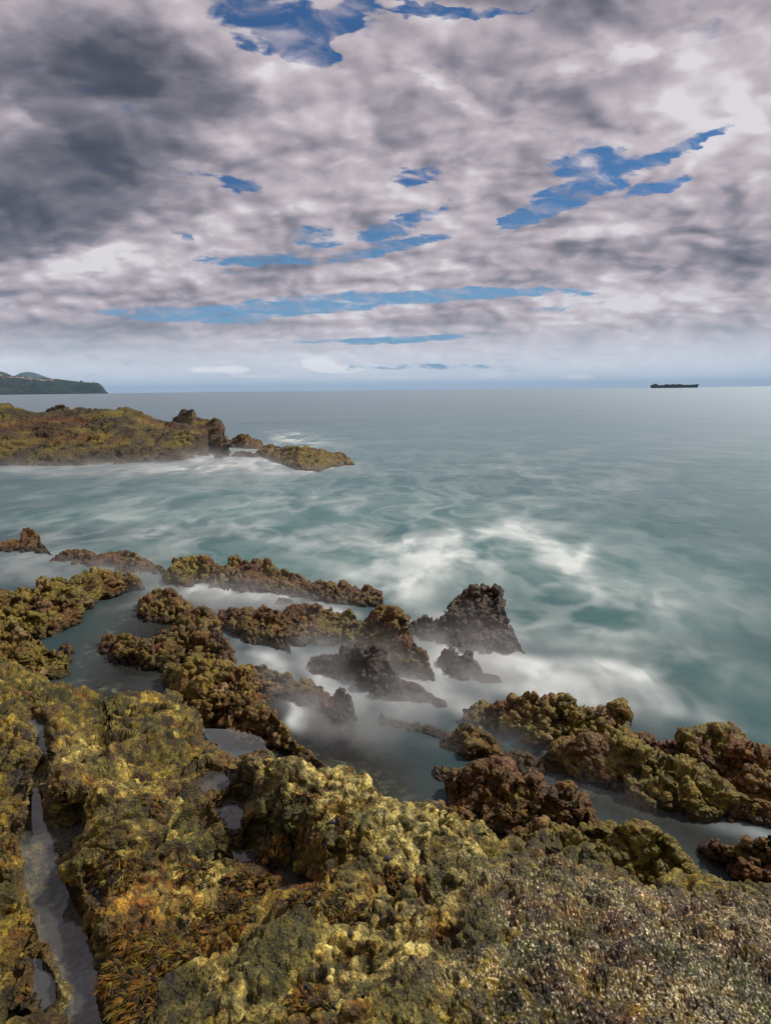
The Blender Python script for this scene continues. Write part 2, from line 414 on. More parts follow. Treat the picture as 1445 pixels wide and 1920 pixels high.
def growth(P, N, hh, cid, kind):
    n1 = fbm(P, .45, 4, 40); n2 = fbm(P, .12, 4, 50); n3 = vnoise(P, .9, 60); up = np.clip(N[:, 2], 0, 1)
    one = np.ones(len(P))
    if kind == 'brown':
        c = L(np.outer(one, BR * 1.1), np.outer(one, OR * .9), sstep(n2, .38, .66) * .85)
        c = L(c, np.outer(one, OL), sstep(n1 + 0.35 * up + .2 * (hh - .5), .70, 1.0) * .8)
        c = L(c, np.outer(one, DB), sstep(n2 + .3 * (1 - hh), .60, .85) * .7)  # darker between the knobs: crevice shade put into the colour
        c = L(c, np.outer(one, PK * .7), sstep(cid, .92, .97) * .3)
    elif kind == 'olive':
        c = L(np.outer(one, OL), np.outer(one, BR * 1.2), sstep(n1, .40, .60) * .85)
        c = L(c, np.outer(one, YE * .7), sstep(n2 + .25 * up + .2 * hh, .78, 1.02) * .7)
        c = L(c, np.outer(one, DB), sstep(n2 * .6 + .5 * (1 - hh), .55, .85) * .6)  # low spots among the knobs painted dark as shade
        c = L(c, np.outer(one, PK), sstep(cid, .92, .97) * .3)
    elif kind == 'wet':
        c = L(np.outer(one, DB), np.outer(one, BR * .6 + .012), sstep(n2, .42, .66))
        c = L(c, np.outer(one, BK), sstep(n1, .45, .7) * .6)
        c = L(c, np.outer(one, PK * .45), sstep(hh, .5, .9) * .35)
    elif kind == 'far':
        n0 = fbm(P * np.array([.5, .5, 2.2]), 1.3, 4, 44)
        c = L(np.outer(one, OL * .9), np.outer(one, OR * .75), sstep(n0, .42, .62))
        c = L(c, np.outer(one, YE * .5), sstep(fbm(P, 2.2, 3, 48), .5, .68) * .7)
        c = L(c, np.outer(one, DB), sstep(fbm(P * np.array([.6, .6, 2.5]), .6, 4, 70), .50, .66) * .8)
        zz = P[:, 2]
        Q = P @ np.array([[.92, .0, .39], [0, 1, 0], [-.39, 0, .92]]).T
        sg = fbm(Q * np.array([.25, .5, 1.8]), .7, 5, 23)
        c = L(c, np.outer(one, DB * 1.1), sstep(sg, .47, .60) * .7)  # dark strata stripes, painted to stand for shaded crevices
        c = L(c, np.outer(one, YE * .6), sstep(sg, .44, .34) * .4)
        c = L(c, np.outer(one, DB * 1.2), sstep(zz + .8 * n1, 1.15, .55) * .7)       # wave-washed band is bare and dark
        c = L(c, np.outer(one, GR * .5), sstep(zz, 2.35, 2.6) * .0)
    else:
        c = np.outer(one, OL)
    if kind == 'far': c = c * .95
    else: c = L(c, np.outer(one, DB * .9), sstep(P[:, 2] + .06 * (n2 - .5), .13, .02) * .8)      # dark wet growth at the waterline
    return np.clip(c * (0.8 + 0.4 * cid)[:, None], 0.004, .8)

# ------------------------------------------------------------------ the bedrock shelf in the foreground
Zc = np.array([
 (-300,1225,.35),(0,1245,.36),(60,1265,.36),(110,1293,.30),(190,1325,.10),(0,1350,.64),(-300,1400,.72),(50,1450,.66),(-300,1700,.8),(0,1600,.66),(40,1700,.64),(20,1880,.68),(-300,2000,.85),
 (100,1600,.57),(120,1700,.565),(110,1850,.565),(60,1640,.60),
 (80,1340,.55),(110,1372,.70),(200,1350,.5),(240,1325,.42),(290,1307,.40),(340,1303,.34),(350,1345,.40),(240,1400,.74),(105,1500,.80),(92,1440,.80),(200,1480,.84),(300,1430,.68),(380,1402,.45),(430,1440,.45),
 (300,1550,.76),(400,1600,.56),(130,1620,.74),(185,1750,.78),(230,1900,.88),(240,1650,.72),(250,1600,.78),(400,1520,.55),(350,1480,.66),
 (350,1700,.72),(450,1650,.62),(560,1668,.60),(640,1645,.66),(430,1800,.86),(350,1900,.95),(600,1780,.9),(700,1700,.84),(550,1900,1.05),(750,1850,1.05),(800,1700,.86),(500,1720,.76),(380,1630,.6),
 (450,1440,.5),(470,1424,.72),(530,1417,.90),(600,1442,.86),(700,1482,.76),(780,1517,.66),(860,1557,.52),(910,1590,.36),(458,1500,.62),(462,1580,.54),(500,1620,.52),(580,1640,.52),(650,1620,.62),(600,1550,.76),(700,1600,.74),(550,1480,.88),(500,1520,.78),(800,1600,.66),(880,1610,.5),
 (960,1598,.42),(1020,1602,.5),(1100,1628,.6),(1280,1658,.62),(1400,1690,.62),(1700,1745,.65),(850,1650,.78),(900,1750,1.02),(1000,1700,.92),(1150,1700,.85),(1300,1750,.9),(1400,1850,1.05),(1100,1850,1.16),(900,1900,1.16),(1700,2000,1.15),
 (1100,2100,1.25),(300,2100,1.05),(700,2100,1.2),(0,2100,.8),(-300,2600,.9),(700,2600,1.3),(1500,2600,1.3)], float)
def rbf_fit(C, lam=3.0):
    d = np.hypot(C[:, None, 0] - C[None, :, 0], C[:, None, 1] - C[None, :, 1])
    n = len(C); A = np.zeros((n + 3, n + 3)); A[:n, :n] = d - lam * np.eye(n) * 1.0
    A[:n, n] = 1; A[:n, n + 1:] = C[:, :2] / 1000; A[n:, :n] = A[:n, n:].T
    return np.linalg.solve(A, np.concatenate([C[:, 2], np.zeros(3)]))
def rbf_eval(C, wts, px, py):
    o = np.zeros(px.shape); n = len(C)
    for i in range(n): o += wts[i] * np.sqrt((px - C[i, 0]) ** 2 + (py - C[i, 1]) ** 2 + 60.0)
    return o + wts[n] + wts[n + 1] * px / 1000 + wts[n + 2] * py / 1000
shelf_top = [(-320,1222),(0,1240),(60,1260),(110,1288),(165,1298),(185,1308),(198,1325),(206,1343),(222,1332),(245,1318),(290,1302),(335,1300),(350,1322),(372,1372),(390,1386),(440,1418),(452,1424),(470,1417),(530,1414),(570,1428),(640,1455),(700,1478),(780,1514),(860,1553),(915,1592),(935,1600),(960,1590),(1020,1592),(1100,1620),(1280,1650),(1400,1685),(1445,1697),(1720,1745)]
POOLS = {   # outline in photo pixels, water height, depth
 'channel': ([(60,1352),(84,1352),(98,1400),(104,1432),(88,1462),(86,1520),(98,1552),(128,1562),(152,1546),(156,1556),(132,1590),(110,1596),(106,1640),(126,1690),(152,1740),(170,1800),(184,1850),(194,1930),(200,2060),(100,2060),(112,1930),(96,1820),(78,1740),(44,1660),(34,1590),(52,1550),(50,1500),(46,1470),(62,1445),(76,1430),(60,1400)], .60, .035),
 'small_left': ([(58,1795),(75,1805),(100,1850),(104,1870),(78,1890),(60,1850)], .62, .06),
 'upper_pool': ([(385,1370),(430,1376),(486,1390),(500,1414),(462,1420),(440,1428),(412,1408)], .30, .12),
 'mid_pool': ([(398,1512),(425,1506),(458,1512),(452,1545),(440,1552),(415,1538)], .46, .10),
 'trickle': ([(372,1455),(400,1448),(425,1455),(432,1468),(410,1490),(380,1478)], .48, .04),
 'crease_pool': ([(440,1602),(470,1600),(520,1624),(560,1644),(590,1655),(560,1662),(520,1648),(480,1626),(450,1618)], .50, .08),
 'rill': ([(160,1632),(180,1640),(192,1665),(190,1700),(172,1690),(160,1660)], .70, .03),
}
res = 1.45
gx = np.arange(-300, 1700, res); nx_ = len(gx)
ytop = interp(shelf_top, gx)
ny_ = 820
tt_ = np.linspace(0, 1, ny_) ** 1.25
Yb = 2500.0
GX = np.repeat(gx[None], ny_, 0); GY = ytop[None] + (Yb - ytop[None]) * tt_[:, None]
wts = rbf_fit(Zc)
Z = rbf_eval(Zc, wts, GX, GY)
Z = np.maximum(Z, 0.02)
# rounded rim towards the sea
Z -= 0.10 * np.exp(-(GY - ytop[None]) / 10.0) * (ytop[None] < 1600)
wn_ = fbm(np.stack([GX.ravel(), GY.ravel(), 0 * GX.ravel()], -1), 45, 4, 90).reshape(GX.shape) - .5
for nm, (poly, pz, dp) in POOLS.items():
    sd_ = sdist(GX, GY, poly) + wn_ * 22
    inside = sd_ < 0
    Z = np.where(inside, np.minimum(Z, pz - dp * sstep(-sd_, 0, 12) - .004), Z)
    rim = np.exp(-(np.maximum(sd_, 0) / 26) ** 2)
    want = np.maximum(Z, pz + np.minimum(0.07, .010 + .005 * np.maximum(sd_, 0)))
    if nm == 'channel': rim = rim * (GX > 90 + (GY - 1500) * .12)
    Z = np.where(inside, Z, Z + (want - Z) * rim)
dd_ = sdist(GX, GY, [(100,1600),(108,1640),(128,1690),(154,1740),(172,1800),(186,1850),(196,1930),(202,2060),(170,2060),(172,1930),(158,1850),(140,1790),(118,1735),(98,1680),(92,1620)])
Z = Z - .10 * sstep(-dd_, -3, 8)
# cannot lean over: walk each column from the viewer outwards
ax, ay, ta = hdir(GX, GY)
Rr = (H - Z) / ta
for i in range(ny_ - 2, -1, -1):
    Rr[i] = np.maximum(Rr[i], Rr[i + 1] + 0.0008)
Z = H - Rr * ta
P = np.stack([ax * Rr, ay * Rr, Z], -1)
# far side of the shelf, falling into the water behind its crest
nb = 26; rows = []
for j in range(nb, 0, -1):
    t = j / nb; r = Rr[0] + (0.30 + .25 * Z[0]) * t
    rows.append(np.stack([ax[0] * r, ay[0] * r, Z[0] - (Z[0] + .35) * t ** 1.7], -1))
P = np.concatenate([np.array(rows), P], 0); NR = len(P)
GXf = np.concatenate([np.repeat(GX[:1], nb, 0), GX]).ravel(); GYf = np.concatenate([np.repeat(GY[:1], nb, 0), GY]).ravel()
N = grid_normals(P)
if N[..., 2].mean() < 0: N = -N
Pf = P.reshape(-1, 3); Nf = N.reshape(-1, 3)
pooldist = np.full(GXf.shape, 999.)
for nm, (poly, pz, dp) in POOLS.items(): pooldist = np.minimum(pooldist, sdist(GXf, GYf, poly))
calm = .35 + .65 * sstep(pooldist, -5, 25)
def gz(x, y, sx, sy, ang=0):
    c, s_ = math.cos(R(ang)), math.sin(R(ang)); dx, dy = GXf - x, GYf - y
    return np.exp(-(((dx * c + dy * s_) / sx) ** 2 + ((-dx * s_ + dy * c) / sy) ** 2))
barn = np.clip(sstep(GXf + (GYf - 1600) * .35 + 420 * (fbm(Pf, .35, 4, 77) - .5), 820, 1060) * sstep(GYf - ytop[np.clip(((GXf + 300) / res).astype(int), 0, nx_ - 1)], 0, 40), 0, 1)
am = (fbm(Pf, .35, 4, 3) - .5)
Pf = Pf + Nf * (am * .20 * calm)[:, None]
QQ = Pf @ np.array([[.75, .66, 0], [-.66, .75, 0], [0, 0, 1]])        # beds run down to the right
led = fbm(QQ * np.array([1.0, .32, 1.0]) + (.12 * (fbm(Pf, .3, 3, 6) - .5))[:, None], .20, 3, 9)
led = np.floor(led * 9) / 9 * .6 + led * .4 + .05 * sstep((led * 9) % 1, .0, .35)
Pf = Pf + Nf * ((led - .5) * (.27 - .17 * barn) * calm)[:, None]
ck = np.abs(2 * fbm(QQ * np.array([1.0, .45, 1.0]), .34, 3, 61) - 1); ck2 = np.abs(2 * fbm(QQ * np.array([1.0, .6, 1.0]), .13, 3, 67) - 1)
Pf = Pf - Nf * ((np.exp(-(ck / .055) ** 2) * .055 + np.exp(-(ck2 / .07) ** 2) * .026) * (1 - .65 * barn) * calm)[:, None]
d3, c3 = worley(Pf * np.array([1, .8, 1]) + (.10 * (fbm(Pf, .15, 3, 8) - .5))[:, None], .21, 91)
Pf = Pf + Nf * ((np.sqrt(np.clip(1 - (d3 / .72) ** 2, 0, 1)) - .6) * .030 * calm * (.3 + c3))[:, None]
ridg = 1 - np.abs(2 * fbm(Pf * np.array([1, 1.4, 1]), .20, 3, 13) - 1)
Pf = Pf + Nf * ((ridg - .8) * (.04 + .06 * barn) * calm)[:, None]
patch = .25 + .95 * sstep(fbm(Pf, .28, 3, 33), .42, .62)
Wt = (calm * (1 - .75 * barn) * patch)[:, None]
P1, hA, cA = lumps(Pf, Nf, ((.085, .026), ), (NR, nx_)); P1 = Pf + (P1 - Pf) * Wt
P2, hB, cB = lumps(P1, Nf, ((.040, .013), ), (NR, nx_)); P2 = P1 + (P2 - P1) * (calm * (.35 + .65 * patch) * (1 - .5 * barn))[:, None]
P3, hC, cC = lumps(P2, Nf, ((.015, .0060), ), (NR, nx_)); P3 = P2 + (P3 - P2) * (.5 + .7 * barn)[:, None]
Pf = P3
# growth colours of the shelf, with ridge shade painted in
one = np.ones(len(Pf))
n1 = fbm(Pf, .38, 4, 140); n2 = fbm(Pf, .10, 4, 150); n3 = fbm(Pf, .035, 3, 160); n4 = fbm(Pf, .8, 3, 170)
c = L(np.outer(one, OL * .75), np.outer(one, OR * .7), sstep(n1, .46, .62) * .8)
c = L(c, np.outer(one, YE), sstep(.6 * n2 + .4 * n1 + .12 * hA, .48, .72) * .6)
palez = np.clip(gz(600, 1470, 170, 45, 25) + gz(800, 1580, 150, 50, 30) + .9 * gz(560, 1830, 190, 90) + .8 * gz(780, 1720, 110, 110) + .6 * gz(330, 1650, 90, 40) + .6 * gz(180, 1430, 90, 30, 15) + .6 * gz(350, 1530, 70, 40) + .5 * gz(250, 1520, 60, 40), 0, 1)
c = L(c, np.outer(one, PALE), palez * sstep(n2 + .3 * hA + .1 * n3, .50, .80) * .85)
c = L(c, np.outer(one, PALE * 1.1), sstep(cB, .80, .92) * sstep(n2, .45, .6) * .7 * (.3 + .7 * palez))
darkz = np.clip(gz(530, 1590, 110, 45, 15) + .8 * gz(480, 1500, 35, 60) + .6 * gz(260, 1380, 110, 30, 10) + .7 * gz(400, 1500, 60, 40), 0, 1)  # shaded ridge face and hollow painted in, plus other dark zones
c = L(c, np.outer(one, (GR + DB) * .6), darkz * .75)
c = L(c, np.outer(one, OR * .9), np.clip(gz(250, 1740, 70, 100) + gz(420, 1740, 110, 50) + .8 * gz(60, 1850, 60, 50) + .7 * gz(620, 1690, 90, 30), 0, 1) * sstep(n3, .35, .6) * .7)
c = L(c, np.outer(one, GR), sstep(fbm(Pf, .2, 4, 180), .50, .62) * .75)
c = L(c, np.outer(one, BR), np.exp(-np.clip(pooldist, 0, 99) / 14) * .7)
# barnacled boulder: pale crust in patches over dark olive rock
P4_, cS = worley(Pf, .0105, 777)
cb = L(np.outer(one, (DB + BR) * .55), np.outer(one, GR * .9), sstep(n1, .40, .6))
cb = L(cb, np.outer(one, OL * .9), sstep(n2, .45, .6) * .7)
cb = L(cb, np.outer(one, BR * .8), sstep(n4 + (GXf - 1200) / 1500, .5, .8) * .6)
crust = sstep(.45 * n2 + .55 * fbm(Pf, .22, 4, 190) + .12 * (ridg - .7), .47, .60)
cb = L(cb, np.outer(one, WH), sstep(.10 * (GXf > 0) * sstep(GXf, 950, 1400) + crust * .46 + .70 * fbm(Pf, .05, 4, 195) - (1 - cS) * .78, .02, .14) * sstep(P4_, .55, .25) * .85)
c = L(c, np.outer(one, DB), sstep(fbm(Pf, .13, 4, 220), .54, .66) * .75 * (1 - .6 * palez))
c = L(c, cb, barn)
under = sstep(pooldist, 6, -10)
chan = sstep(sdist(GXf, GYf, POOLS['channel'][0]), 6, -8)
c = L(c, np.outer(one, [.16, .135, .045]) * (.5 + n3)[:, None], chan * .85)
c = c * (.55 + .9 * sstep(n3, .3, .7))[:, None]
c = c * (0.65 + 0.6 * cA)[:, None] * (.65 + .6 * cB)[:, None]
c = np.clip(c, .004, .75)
# hand the one surface out to the rocks that the pools and creases cut apart
parts = [
 ('rock_slab', 'low olive slab at the left edge, left of the narrow tidal channel', [(-999,0),(-999,9999),(165,9999),(165,1930),(150,1860),(125,1760),(90,1640),(75,1600),(70,1540),(66,1440),(70,1350),(60,1330),(40,0)]),
 ('rock_slab', 'lumpy olive slab between the narrow channel and the small still pool, topped with moss', [(40,0),(60,1330),(70,1350),(66,1440),(70,1540),(75,1600),(90,1640),(125,1760),(165,1640),(230,1625),(330,1640),(440,1610),(450,1560),(430,1530),(435,1470),(440,1430),(450,0)]),
 ('rock_ridge', 'pale yellow knobbly ridge running diagonally from the still pool down to the misty inlet', [(450,0),(440,1430),(435,1470),(430,1530),(450,1560),(440,1610),(520,1635),(600,1658),(660,1635),(760,1650),(830,1640),(900,1612),(960,1590),(960,0)]),
 ('boulder', 'large rough boulder in the right corner crusted with whitish barnacles', [(960,0),(960,1590),(900,1612),(830,1640),(850,1720),(820,1800),(760,1900),(700,9999),(9999,9999),(9999,0)]),
]
pid = np.full(GXf.shape, len(parts), int)
wx = GXf + 14 * (fbm(Pf, .12, 3, 200) - .5); wy = GYf + 14 * (fbm(Pf, .12, 3, 210) - .5)
for i, (nm, lb, poly) in enumerate(parts):
    pid[inpoly(wx, wy, poly) & (pid == len(parts))] = i
parts.append(('rock_slab', 'foreground rock with pale rounded knobs and brown seaweed, left of the barnacled boulder', None))
faces = grid_faces(NR, nx_)
if np.cross(P[60, 100] - P[61, 100], P[61, 101] - P[61, 100])[2] > 0: faces = faces[:, ::-1]
fid = pid[faces[:, 0]]
for i, (nm, lb, poly) in enumerate(parts):
    fs = faces[fid == i]
    used, inv = np.unique(fs.ravel(), return_inverse=True)
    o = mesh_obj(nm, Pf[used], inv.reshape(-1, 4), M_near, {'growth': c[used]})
    tag(o, lb, 'boulder' if nm == 'boulder' else 'rock')
SHELF = (GX, GY, P[nb:], Pf.reshape(NR, nx_, 3)[nb:], Nf.reshape(NR, nx_, 3)[nb:])
def on_shelf(px, py):
    j = int(np.clip(round((px + 300) / res), 0, nx_ - 1)); i = int(np.argmin(np.abs(GY[:, j] - py)))
    return SHELF[3][i, j], SHELF[4][i, j]

# ------------------------------------------------------------------ rocks standing in the water
MID = dict(spec=((.19, .085), (.075, .045), (.03, .014)), low=(.55, .17))
BIG = dict(spec=((.20, .085), (.07, .03)), low=(.7, .12))
SM = dict(spec=((.10, .045), (.045, .022)), low=(.3, .05))
relief('rock', 'dark brown stub of rock at the left edge, end of the outer reef', [(-90,1012),(0,1010),(38,1013),(43,999),(56,996),(74,1003),(80,1020),(97,1036)], [(-90,1034),(0,1034),(60,1038),(97,1041)], colour='brown', **MID)
relief('rock_ridge', 'long low brown ridge at the outer reef edge, beside the dark stub on the left', [(92,1048),(110,1036),(150,1028),(185,1036),(200,1031),(238,1030),(262,1044),(300,1055),(316,1066)], [(92,1052),(130,1060),(200,1068),(250,1079),(316,1082)], colour='brown', **MID)
relief('rock', 'olive brown rounded rock in the middle of the outer reef edge', [(303,1072),(330,1051),(384,1046),(400,1060),(424,1074)], [(303,1086),(330,1102),(400,1110),(424,1108)], colour='olive', **MID)
relief('rock_ridge', 'brown knobbly ridge sloping down to the right along the outer reef edge', [(395,1075),(420,1060),(427,1050),(456,1053),(470,1046),(500,1050),(520,1070),(560,1080),(590,1093),(622,1104),(660,1112)], [(395,1106),(450,1108),(500,1110),(550,1118),(600,1128),(660,1136)], colour='brown', **MID)
relief('rock', 'dark brown square rock at the right end of the outer reef edge', [(632,1108),(642,1098),(665,1101),(690,1100),(714,1111),(721,1135)], [(632,1128),(680,1142),(721,1146)], colour='brown', **MID)
relief('rock', 'tiny wet rock awash in the misty gap behind the brown ridges', [(514,1128),(524,1120),(545,1123),(560,1133)], [(514,1134),(560,1136)], colour='wet', **SM)
relief('rock_slab', 'broad pale olive slab by the left edge reaching out above the dark pool', [(-250,1125),(-100,1112),(0,1105),(60,1095),(76,1080),(120,1078),(188,1075),(200,1070),(250,1080),(272,1096)], [(-250,1300),(-100,1250),(0,1222),(60,1205),(95,1196),(120,1188),(150,1170),(160,1150),(190,1128),(235,1112),(272,1106)], s=.30, q=1.6, colour='olive', **MID)
relief('rock', 'brown wet ledge at the left edge, below the broad olive slab', [(-250,1190),(-60,1178),(0,1180),(50,1184),(85,1200),(105,1218),(128,1232),(135,1250)], [(-250,1330),(0,1300),(60,1290),(100,1275),(128,1268),(135,1262)], s=.3, q=1.5, colour='olive', **MID)
relief('rock', 'small round brown rock in the still pool, beside the left ledge', [(112,1222),(116,1208),(128,1205),(139,1212),(141,1224)], [(112,1228),(128,1233),(141,1229)], colour='brown', **SM)
relief('rock', 'olive hump of rock standing alone at the top of the dark pool', [(257,1142),(266,1124),(276,1118),(280,1108),(300,1104),(330,1115),(352,1134),(366,1152)], [(257,1154),(290,1166),(330,1172),(366,1166)], colour='olive', **MID)
relief('rock_ridge', 'brown lobed ridge jutting left into the still dark pool', [(188,1214),(198,1194),(240,1188),(258,1198),(285,1202),(300,1182),(322,1176)], [(188,1224),(210,1240),(270,1256),(322,1262)], colour='brown', **MID)
relief('rock', 'knobbly brown rock rising between the dark pool and the misty channel', [(296,1186),(322,1168),(345,1152),(385,1150),(402,1165),(420,1202),(440,1236),(450,1262)], [(296,1258),(330,1268),(380,1272),(450,1274)], s=.5, colour='brown', **MID)
relief('rock', 'brown crag just above the still pool with a dark undercut side', [(304,1262),(315,1245),(370,1240),(420,1258),(440,1262),(480,1242),(500,1238),(540,1262),(556,1280)], [(304,1290),(345,1345),(400,1350),(460,1330),(520,1300),(556,1294)], s=.42, colour='olive', **MID)
relief('rock_ridge', 'long brown ridge tapering towards the misty inlet above the small pool', [(338,1322),(360,1296),(420,1298),(445,1310),(500,1340),(540,1372),(570,1400),(600,1428),(626,1456)], [(338,1352),(385,1384),(430,1392),(500,1414),(560,1440),(600,1460),(626,1466)], s=.45, colour='olive', **MID)
relief('rock', 'brown split rock with mist on both sides in the middle channel', [(526,1290),(545,1284),(570,1274),(600,1284),(618,1300),(636,1330),(648,1352)], [(526,1304),(560,1318),(600,1342),(625,1362),(648,1362)], colour='brown', **MID)
relief('rock', 'narrow leaning rock wrapped in mist in the middle channel', [(624,1312),(628,1296),(640,1293),(655,1312),(670,1345)], [(624,1325),(640,1350),(670,1352)], s=.35, colour='wet', **SM)
relief('rock_ridge', 'brown knobbly ridge between the two misty channels', [(402,1158),(415,1143),(450,1149),(478,1152),(490,1142),(530,1132),(562,1130),(600,1134),(625,1142),(648,1150),(652,1165)], [(402,1172),(450,1188),(520,1212),(560,1216),(600,1212),(652,1205)], s=.45, colour='brown', **MID)
relief('rock', 'rounded brown knoll at the foot of the ridge between the channels', [(432,1178),(460,1165),(500,1172),(530,1190),(548,1212)], [(432,1196),(470,1206),(510,1222),(548,1228)], s=.45, colour='brown', **MID)
relief('rock', 'tall brown crag sloping steeply down to the white breaking water', [(560,1172),(600,1160),(655,1152),(680,1158),(712,1142),(740,1146),(762,1162),(770,1195),(800,1238),(812,1262),(820,1278)], [(560,1208),(650,1222),(700,1232),(740,1262),(790,1280),(820,1282)], s=.45, q=1.4, colour='brown', **MID)
relief('rock', 'dark craggy rock half lost in mist at the centre', [(574,1240),(600,1226),(638,1232),(642,1214),(666,1209),(700,1222),(728,1245),(750,1270),(785,1292),(840,1320)], [(574,1254),(620,1276),(680,1298),(740,1310),(840,1328)], s=.45, colour='wet', **MID)
relief('sea_stack', 'tall flat-topped dark sea stack with teal water behind it', [(762,1172),(785,1160),(806,1158),(815,1162),(838,1142),(856,1116),(875,1107),(912,1103),(935,1110),(941,1140),(955,1168),(967,1186),(982,1216)], [(762,1186),(800,1206),(850,1218),(900,1226),(982,1224)], s=.40, q=1.2, colour='wet', **MID)
relief('rock', 'small jagged dark rock in white foam in front of the sea stack', [(818,1236),(828,1220),(850,1218),(866,1226),(882,1224),(894,1240),(906,1262),(925,1266),(942,1272)], [(818,1250),(860,1274),(905,1282),(942,1280)], s=.4, colour='wet', **SM)
relief('rock_ridge', 'low dark line of rocks just breaking the surface of the misty inlet', [(706,1352),(714,1337),(730,1350),(780,1357),(830,1371),(862,1388)], [(706,1358),(780,1372),(830,1388),(862,1400)], s=.5, colour='wet', **SM)
relief('rock', 'brown rounded rock right of the misty inlet, behind the isolated pebble', [(828,1390),(850,1379),(875,1365),(904,1370),(930,1390),(948,1416)], [(828,1400),(860,1416),(900,1432),(948,1438)], colour='brown', **MID)
relief('rock', 'low brown rock bridging two larger rocks on the right side of the inlet', [(938,1414),(960,1406),(985,1412),(1012,1424),(1022,1436)], [(938,1432),(975,1448),(1022,1452)], colour='brown', **SM)
relief('rock', 'small isolated brown rock in the clear part of the inlet', [(812,1448),(818,1439),(830,1437),(840,1444),(843,1456)], [(812,1460),(828,1467),(843,1463)], colour='brown', **SM)
relief('rock', 'horned brown rock mass with dark arched hollow, right of the pale yellow ridge', [(842,1482),(850,1464),(878,1440),(915,1425),(950,1435),(962,1456),(1000,1461),(1028,1488),(1090,1510),(1118,1540),(1136,1556)], [(842,1520),(850,1548),(880,1566),(950,1580),(1010,1586),(1100,1580),(1136,1570)], s=.36, q=1.2, colour='brown', **MID)
relief('rock', 'dark olive rock mass facing the white surf, furthest out on the right', [(862,1352),(868,1330),(882,1318),(905,1320),(930,1326),(952,1320),(962,1312),(1000,1316),(1060,1312),(1092,1318),(1130,1336),(1146,1327),(1166,1334),(1176,1370),(1192,1390)], [(862,1362),(900,1370),(960,1386),(1020,1408),(1090,1416),(1192,1408)], s=.42, q=1.2, colour='olive', **MID)
relief('rock', 'chain of brown rocks behind the yellow mound at the right edge', [(1165,1402),(1190,1386),(1232,1391),(1272,1402),(1380,1415),(1400,1424),(1445,1432),(1600,1470),(1750,1500)], [(1165,1420),(1230,1450),(1300,1490),(1400,1530),(1600,1560),(1750,1580)], s=.35, colour='brown', **MID)
relief('rock', 'rounded yellow-topped mound standing highest at the right edge', [(1262,1410),(1278,1391),(1300,1384),(1352,1380),(1378,1394),(1396,1420),(1402,1450)], [(1262,1470),(1300,1492),(1350,1505),(1402,1500)], s=.35, q=1.2, colour='olive', **MID)
relief('rock_ridge', 'long brown ridge of knobs on the far side of the right hand channel', [(1008,1426),(1030,1408),(1062,1401),(1110,1395),(1165,1400),(1200,1412),(1225,1432),(1270,1452),(1320,1472),(1400,1500),(1450,1505),(1700,1530)], [(1008,1436),(1060,1456),(1150,1486),(1200,1504),(1280,1528),(1330,1540),(1450,1556),(1700,1590)], s=.35, q=1.2, colour='olive', **MID)
relief('rock', 'orange brown rock at the right edge on the near side of the channel', [(1308,1590),(1330,1576),(1380,1581),(1412,1572),(1450,1561),(1700,1560)], [(1308,1602),(1340,1636),(1390,1668),(1450,1690),(1700,1730)], s=.30, q=1.3, colour='brown', **MID)
relief('rock_slab', 'olive brown lumpy slab between the right hand channel and the barnacled boulder', [(952,1580),(975,1566),(1040,1560),(1110,1552),(1180,1548),(1238,1562),(1262,1590),(1290,1630),(1330,1660),(1400,1672),(1500,1700)], [(952,1608),(1020,1640),(1150,1700),(1290,1725),(1400,1740),(1500,1750)], s=.30, q=1.2, colour='olive', base=0.0, spec=((.15, .06), (.06, .03), (.025, .012)), low=(.35, .08))

# ------------------------------------------------------------------ the far outcrop across the inlet
FAR = dict(spec=((.8, .08), (.3, .09), (.12, .04)), low=(2.6, .30), mat=M_far, zmin=-.6)
relief('rock_outcrop', 'broad ochre outcrop across the inlet at the left with sloping strata', [(-260,740),(-60,752),(0,760),(22,766),(48,776),(68,777),(200,768),(225,764),(240,765),(262,773),(300,789),(330,796),(360,804),(400,815),(425,825)], [(-260,878),(0,873),(150,873),(300,868),(355,860),(425,846)], s=.2, maxdepth=9.0, q=1.15, colour='far', back=7.0, **FAR)
relief('rock', 'small ochre block on the skyline of the far outcrop', [(68,778),(90,768),(106,763),(126,760),(131,768),(136,780)], [(68,792),(136,796)], s=.1, maxdepth=1.6, base=1.2, colour='far', back=1.2, spec=((.3, .1), (.12, .05)), low=(1, .1), mat=M_far, zmin=-.6)
relief('rock', 'dark-capped knob rising from the right end of the far outcrop', [(318,796),(330,786),(336,774),(346,768),(362,770),(369,783),(386,789),(404,786),(416,794),(423,822),(428,832)], [(318,814),(350,822),(400,832),(428,838)], s=.3, maxdepth=4.5, base=.45, q=1.1, colour='far', back=2.0, spec=((.4, .05), (.14, .035)), low=(1, .07), mat=M_far, zmin=-.6)
FS = dict(spec=((.35, .12), (.12, .05)), low=(.9, .12), mat=M_far, zmin=-.4)
relief('rock', 'low brown rock just right of the knob, partly behind the spray', [(420,830),(435,820),(460,815),(480,822),(498,834)], [(420,838),(460,842),(498,842)], s=.3, maxdepth=1.5, colour='brown', **FS)
relief('rock', 'long flat brown islet rock at the tip of the far reef', [(478,845),(500,834),(530,838),(560,838),(600,841),(640,850),(665,864)], [(478,852),(520,868),(560,882),(600,884),(625,876),(665,872)], s=.35, maxdepth=3.0, colour='olive', **FS)
relief('rock', 'tiny rock awash nearest the far outcrop', [(373,852),(380,844),(390,850),(392,853)], [(373,854),(392,855)], s=.3, colour='wet', **FS)
relief('rock', 'small pointed rock awash between the far outcrop and the flat islet rock', [(400,856),(410,849),(418,856)], [(400,859),(418,860)], s=.3, colour='wet', **FS)
